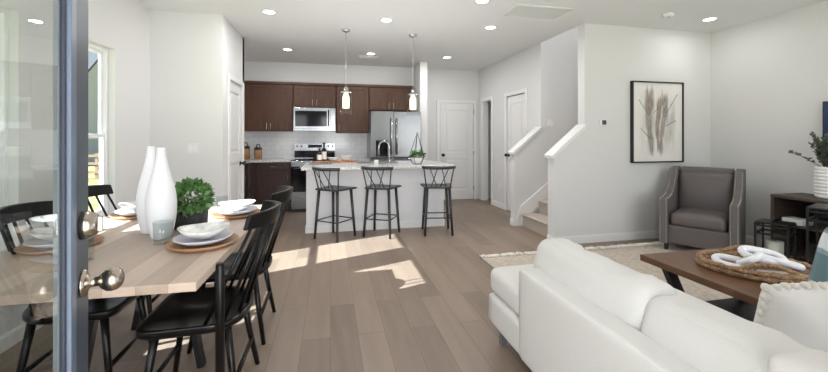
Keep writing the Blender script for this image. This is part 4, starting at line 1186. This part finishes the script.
# media console
t = thing('media_console', 'low dark walnut media console along the right wall', 'console', (4.82, 2.1, 0))
KX0, KX1, KY0, KY1, KT = 4.60, 5.045, 1.25, 3.03, .71
MB().box(KX0, KX1, KY0, KY1, KT-.03, KT).build('top', M['tvwood'], t, .003)
for y in (KY1-.03, KY0, (KY0+KY1)/2): MB().box(KX0+.004, KX1, y, y+.03, .10, KT-.031).build('side_panel', M['tvwood'], t, .002)
MB().box(KX1-.012, KX1-.002, KY0+.03, KY1-.03, .12, KT-.032).build('back_panel', M['tvdark'], t)
for y0, y1 in ((KY0+.031, (KY0+KY1)/2-.001), ((KY0+KY1)/2+.031, KY1-.031)):
    MB().box(KX0+.01, KX1-.013, y0, y1, .395, .415).build('shelf', M['tvwood'], t, .002)
    MB().box(KX0+.01, KX1-.013, y0, y1, .10, .125).build('bottom_panel', M['tvwood'], t, .002)
for y in (KY0+.08, KY1-.08):
    for x in (KX0+.05, KX1-.05): MB().bar((x, y, .10), (x, y, 0), .045, .045, up=(0, 1, 0), w1=.03, h1=.03).build('leg', M['tvwood'], t, .002)
o = MB().box(KX0+.05, KX0+.2, 2.78, 2.96, .57, .63).xf(Matrix.Identity(4)).build('media_box', M['plastic'], bevel=.006)
o2 = tag(o, 'small white box lying on the stack in the console upper left bay', 'box'); o.location.z = -.154
def jar(x, y, z, label):
    t = thing('storage_jar', label, 'jar', (x, y, z))
    MB().lathe([(0, 0), (.06, 0), (.085, .03), (.088, .08), (.07, .115), (.05, .12), (0, .12)], 28, (x, y, z)).build('body', M['jar'], t)
    MB().lathe([(.052, .119), (.054, .13), (.02, .145), (0, .147)], 24, (x, y, z)).build('lid', M['greylid'], t)
jar(4.74, 2.52, .417, 'grey lidded jar on the upper shelf of the console')
jar(4.74, 2.50, .127, 'grey lidded jar on the bottom shelf of the console')
# television
t = thing('television', 'flat black-framed television on the right wall', 'television', (5.03, 2.1, 1.35))
MB().box(5.0, 5.04, 1.45, 2.825, .92, 1.69).build('casing', M['black'], t, .004)
MB().box(4.996, 4.9995, 1.465, 2.81, .94, 1.675).build('screen', M['screen'], t)
MB().box(5.041, 5.058, 1.9, 2.3, 1.1, 1.5).build('wall_bracket', M['black'], t)
# ribbed vase with foliage
t = thing('ribbed_planter', 'white ribbed planter with grey-green sprigs on the console', 'plant', (4.83, 2.68, KT))
vx, vy = 4.83, 2.68
prof = [(0, 0), (.085, 0)]
for i in range(9):
    z = .005+i*.034; r = .098+.004*math.sin(i/8*PI)
    prof += [(r-.008, z), (r, z+.008), (r+.002, z+.017), (r, z+.026), (r-.008, z+.033)]
prof += [(.085, .315), (.08, .30), (0, .29)]
MB().lathe(prof, 36, (vx, vy, KT+.001)).build('pot', M['white'], t)
b = MB(); sp = []; st = MB()
for i in range(30):
    a = random.uniform(0, 2*PI); L = random.uniform(.16, .36); sp_ = random.uniform(.01, .075)
    if i == 0: a, L, sp_ = R(115), .16, .24
    if i == 1: a, L, sp_ = R(150), .26, .11
    p0 = Vector((vx+.03*math.cos(a), vy+.03*math.sin(a), KT+.29)); p1 = p0+Vector((sp_*math.cos(a), sp_*math.sin(a), L))
    mid = p0.lerp(p1, .5)+Vector((0, 0, .02)); st.tube([p0, mid, p1], .0025, 5)
    for k in range(26):
        q = random.uniform(.25, 1.0); p = p0.lerp(p1, q)+Vector((0, 0, .02*math.sin(PI*q))); sp.append((p, Vector((math.cos(a+random.uniform(-2, 2)), math.sin(a+random.uniform(-2, 2)), .7))))
leaves(b, sp, .034); b.build('foliage', M['leafB'], t); st.build('stem', M['stem'], t)

# lanterns with candles
def lantern(x, y, w, h, rz, z0, label, clabel, ch, handle=True):
    t = thing('lantern', label, 'lantern', (x, y, z0), rz=rz, local=True)
    m = M['black']; a = w/2; p = .017
    b = MB()
    for sx in (-1, 1):
        for sy in (-1, 1): b.box(sx*a-p/2, sx*a+p/2, sy*a-p/2, sy*a+p/2, 0, h)
    for z in (.03, h-.11, h-.03):
        for s in (-1, 1):
            b.box(-a, a, s*a-p/2, s*a+p/2, z, z+p); b.box(s*a-p/2, s*a+p/2, -a, a, z, z+p)
    b.build('frame', m, t, .002)
    MB().box(-a-.006, a+.006, -a-.006, a+.006, h, h+.014).build('lid', m, t, .003)
    MB().box(-a+.012, a-.012, -a+.012, a-.012, .035, .05).build('floor_plate', m, t)
    for (cx, cy, ex, ey) in ((0, -a, a-p/2, .002), (0, a, a-p/2, .002), (-a, 0, .002, a-p/2), (a, 0, .002, a-p/2)):
        MB().box(cx-ex, cx+ex, cy-ey, cy+ey, .053, h-.112).build('pane', M['pane'], t)
    if handle: MB().tube([(-.07, 0, h+.014), (-.06, 0, h+.04), (0, 0, h+.05), (.06, 0, h+.04), (.07, 0, h+.014)], .012, 8).build('handle', m, t)
    c = thing('candle', clabel, 'candle', (x, y, z0+.05))
    MB().lathe([(0, 0), (.065 if w > .2 else .042, 0), (.065 if w > .2 else .042, ch), (.02, ch-.004), (0, ch-.006)], 28, (x, y, z0+.051)).build('wax', M['candle'], c)
    MB().tube([(x, y, z0+.045+ch), (x, y, z0+.062+ch)], .002, 5).build('wick', M['black'], c)
lantern(4.36, 2.83, .24, .44, R(20), .014, 'smaller black lantern on the rug between armchair and console', 'thick cream candle inside the smaller black lantern', .21)
lantern(4.29, 2.30, .34, .68, R(20), .014, 'larger black lantern in front of the media console', 'cream candle inside the larger black lantern', .2, False)
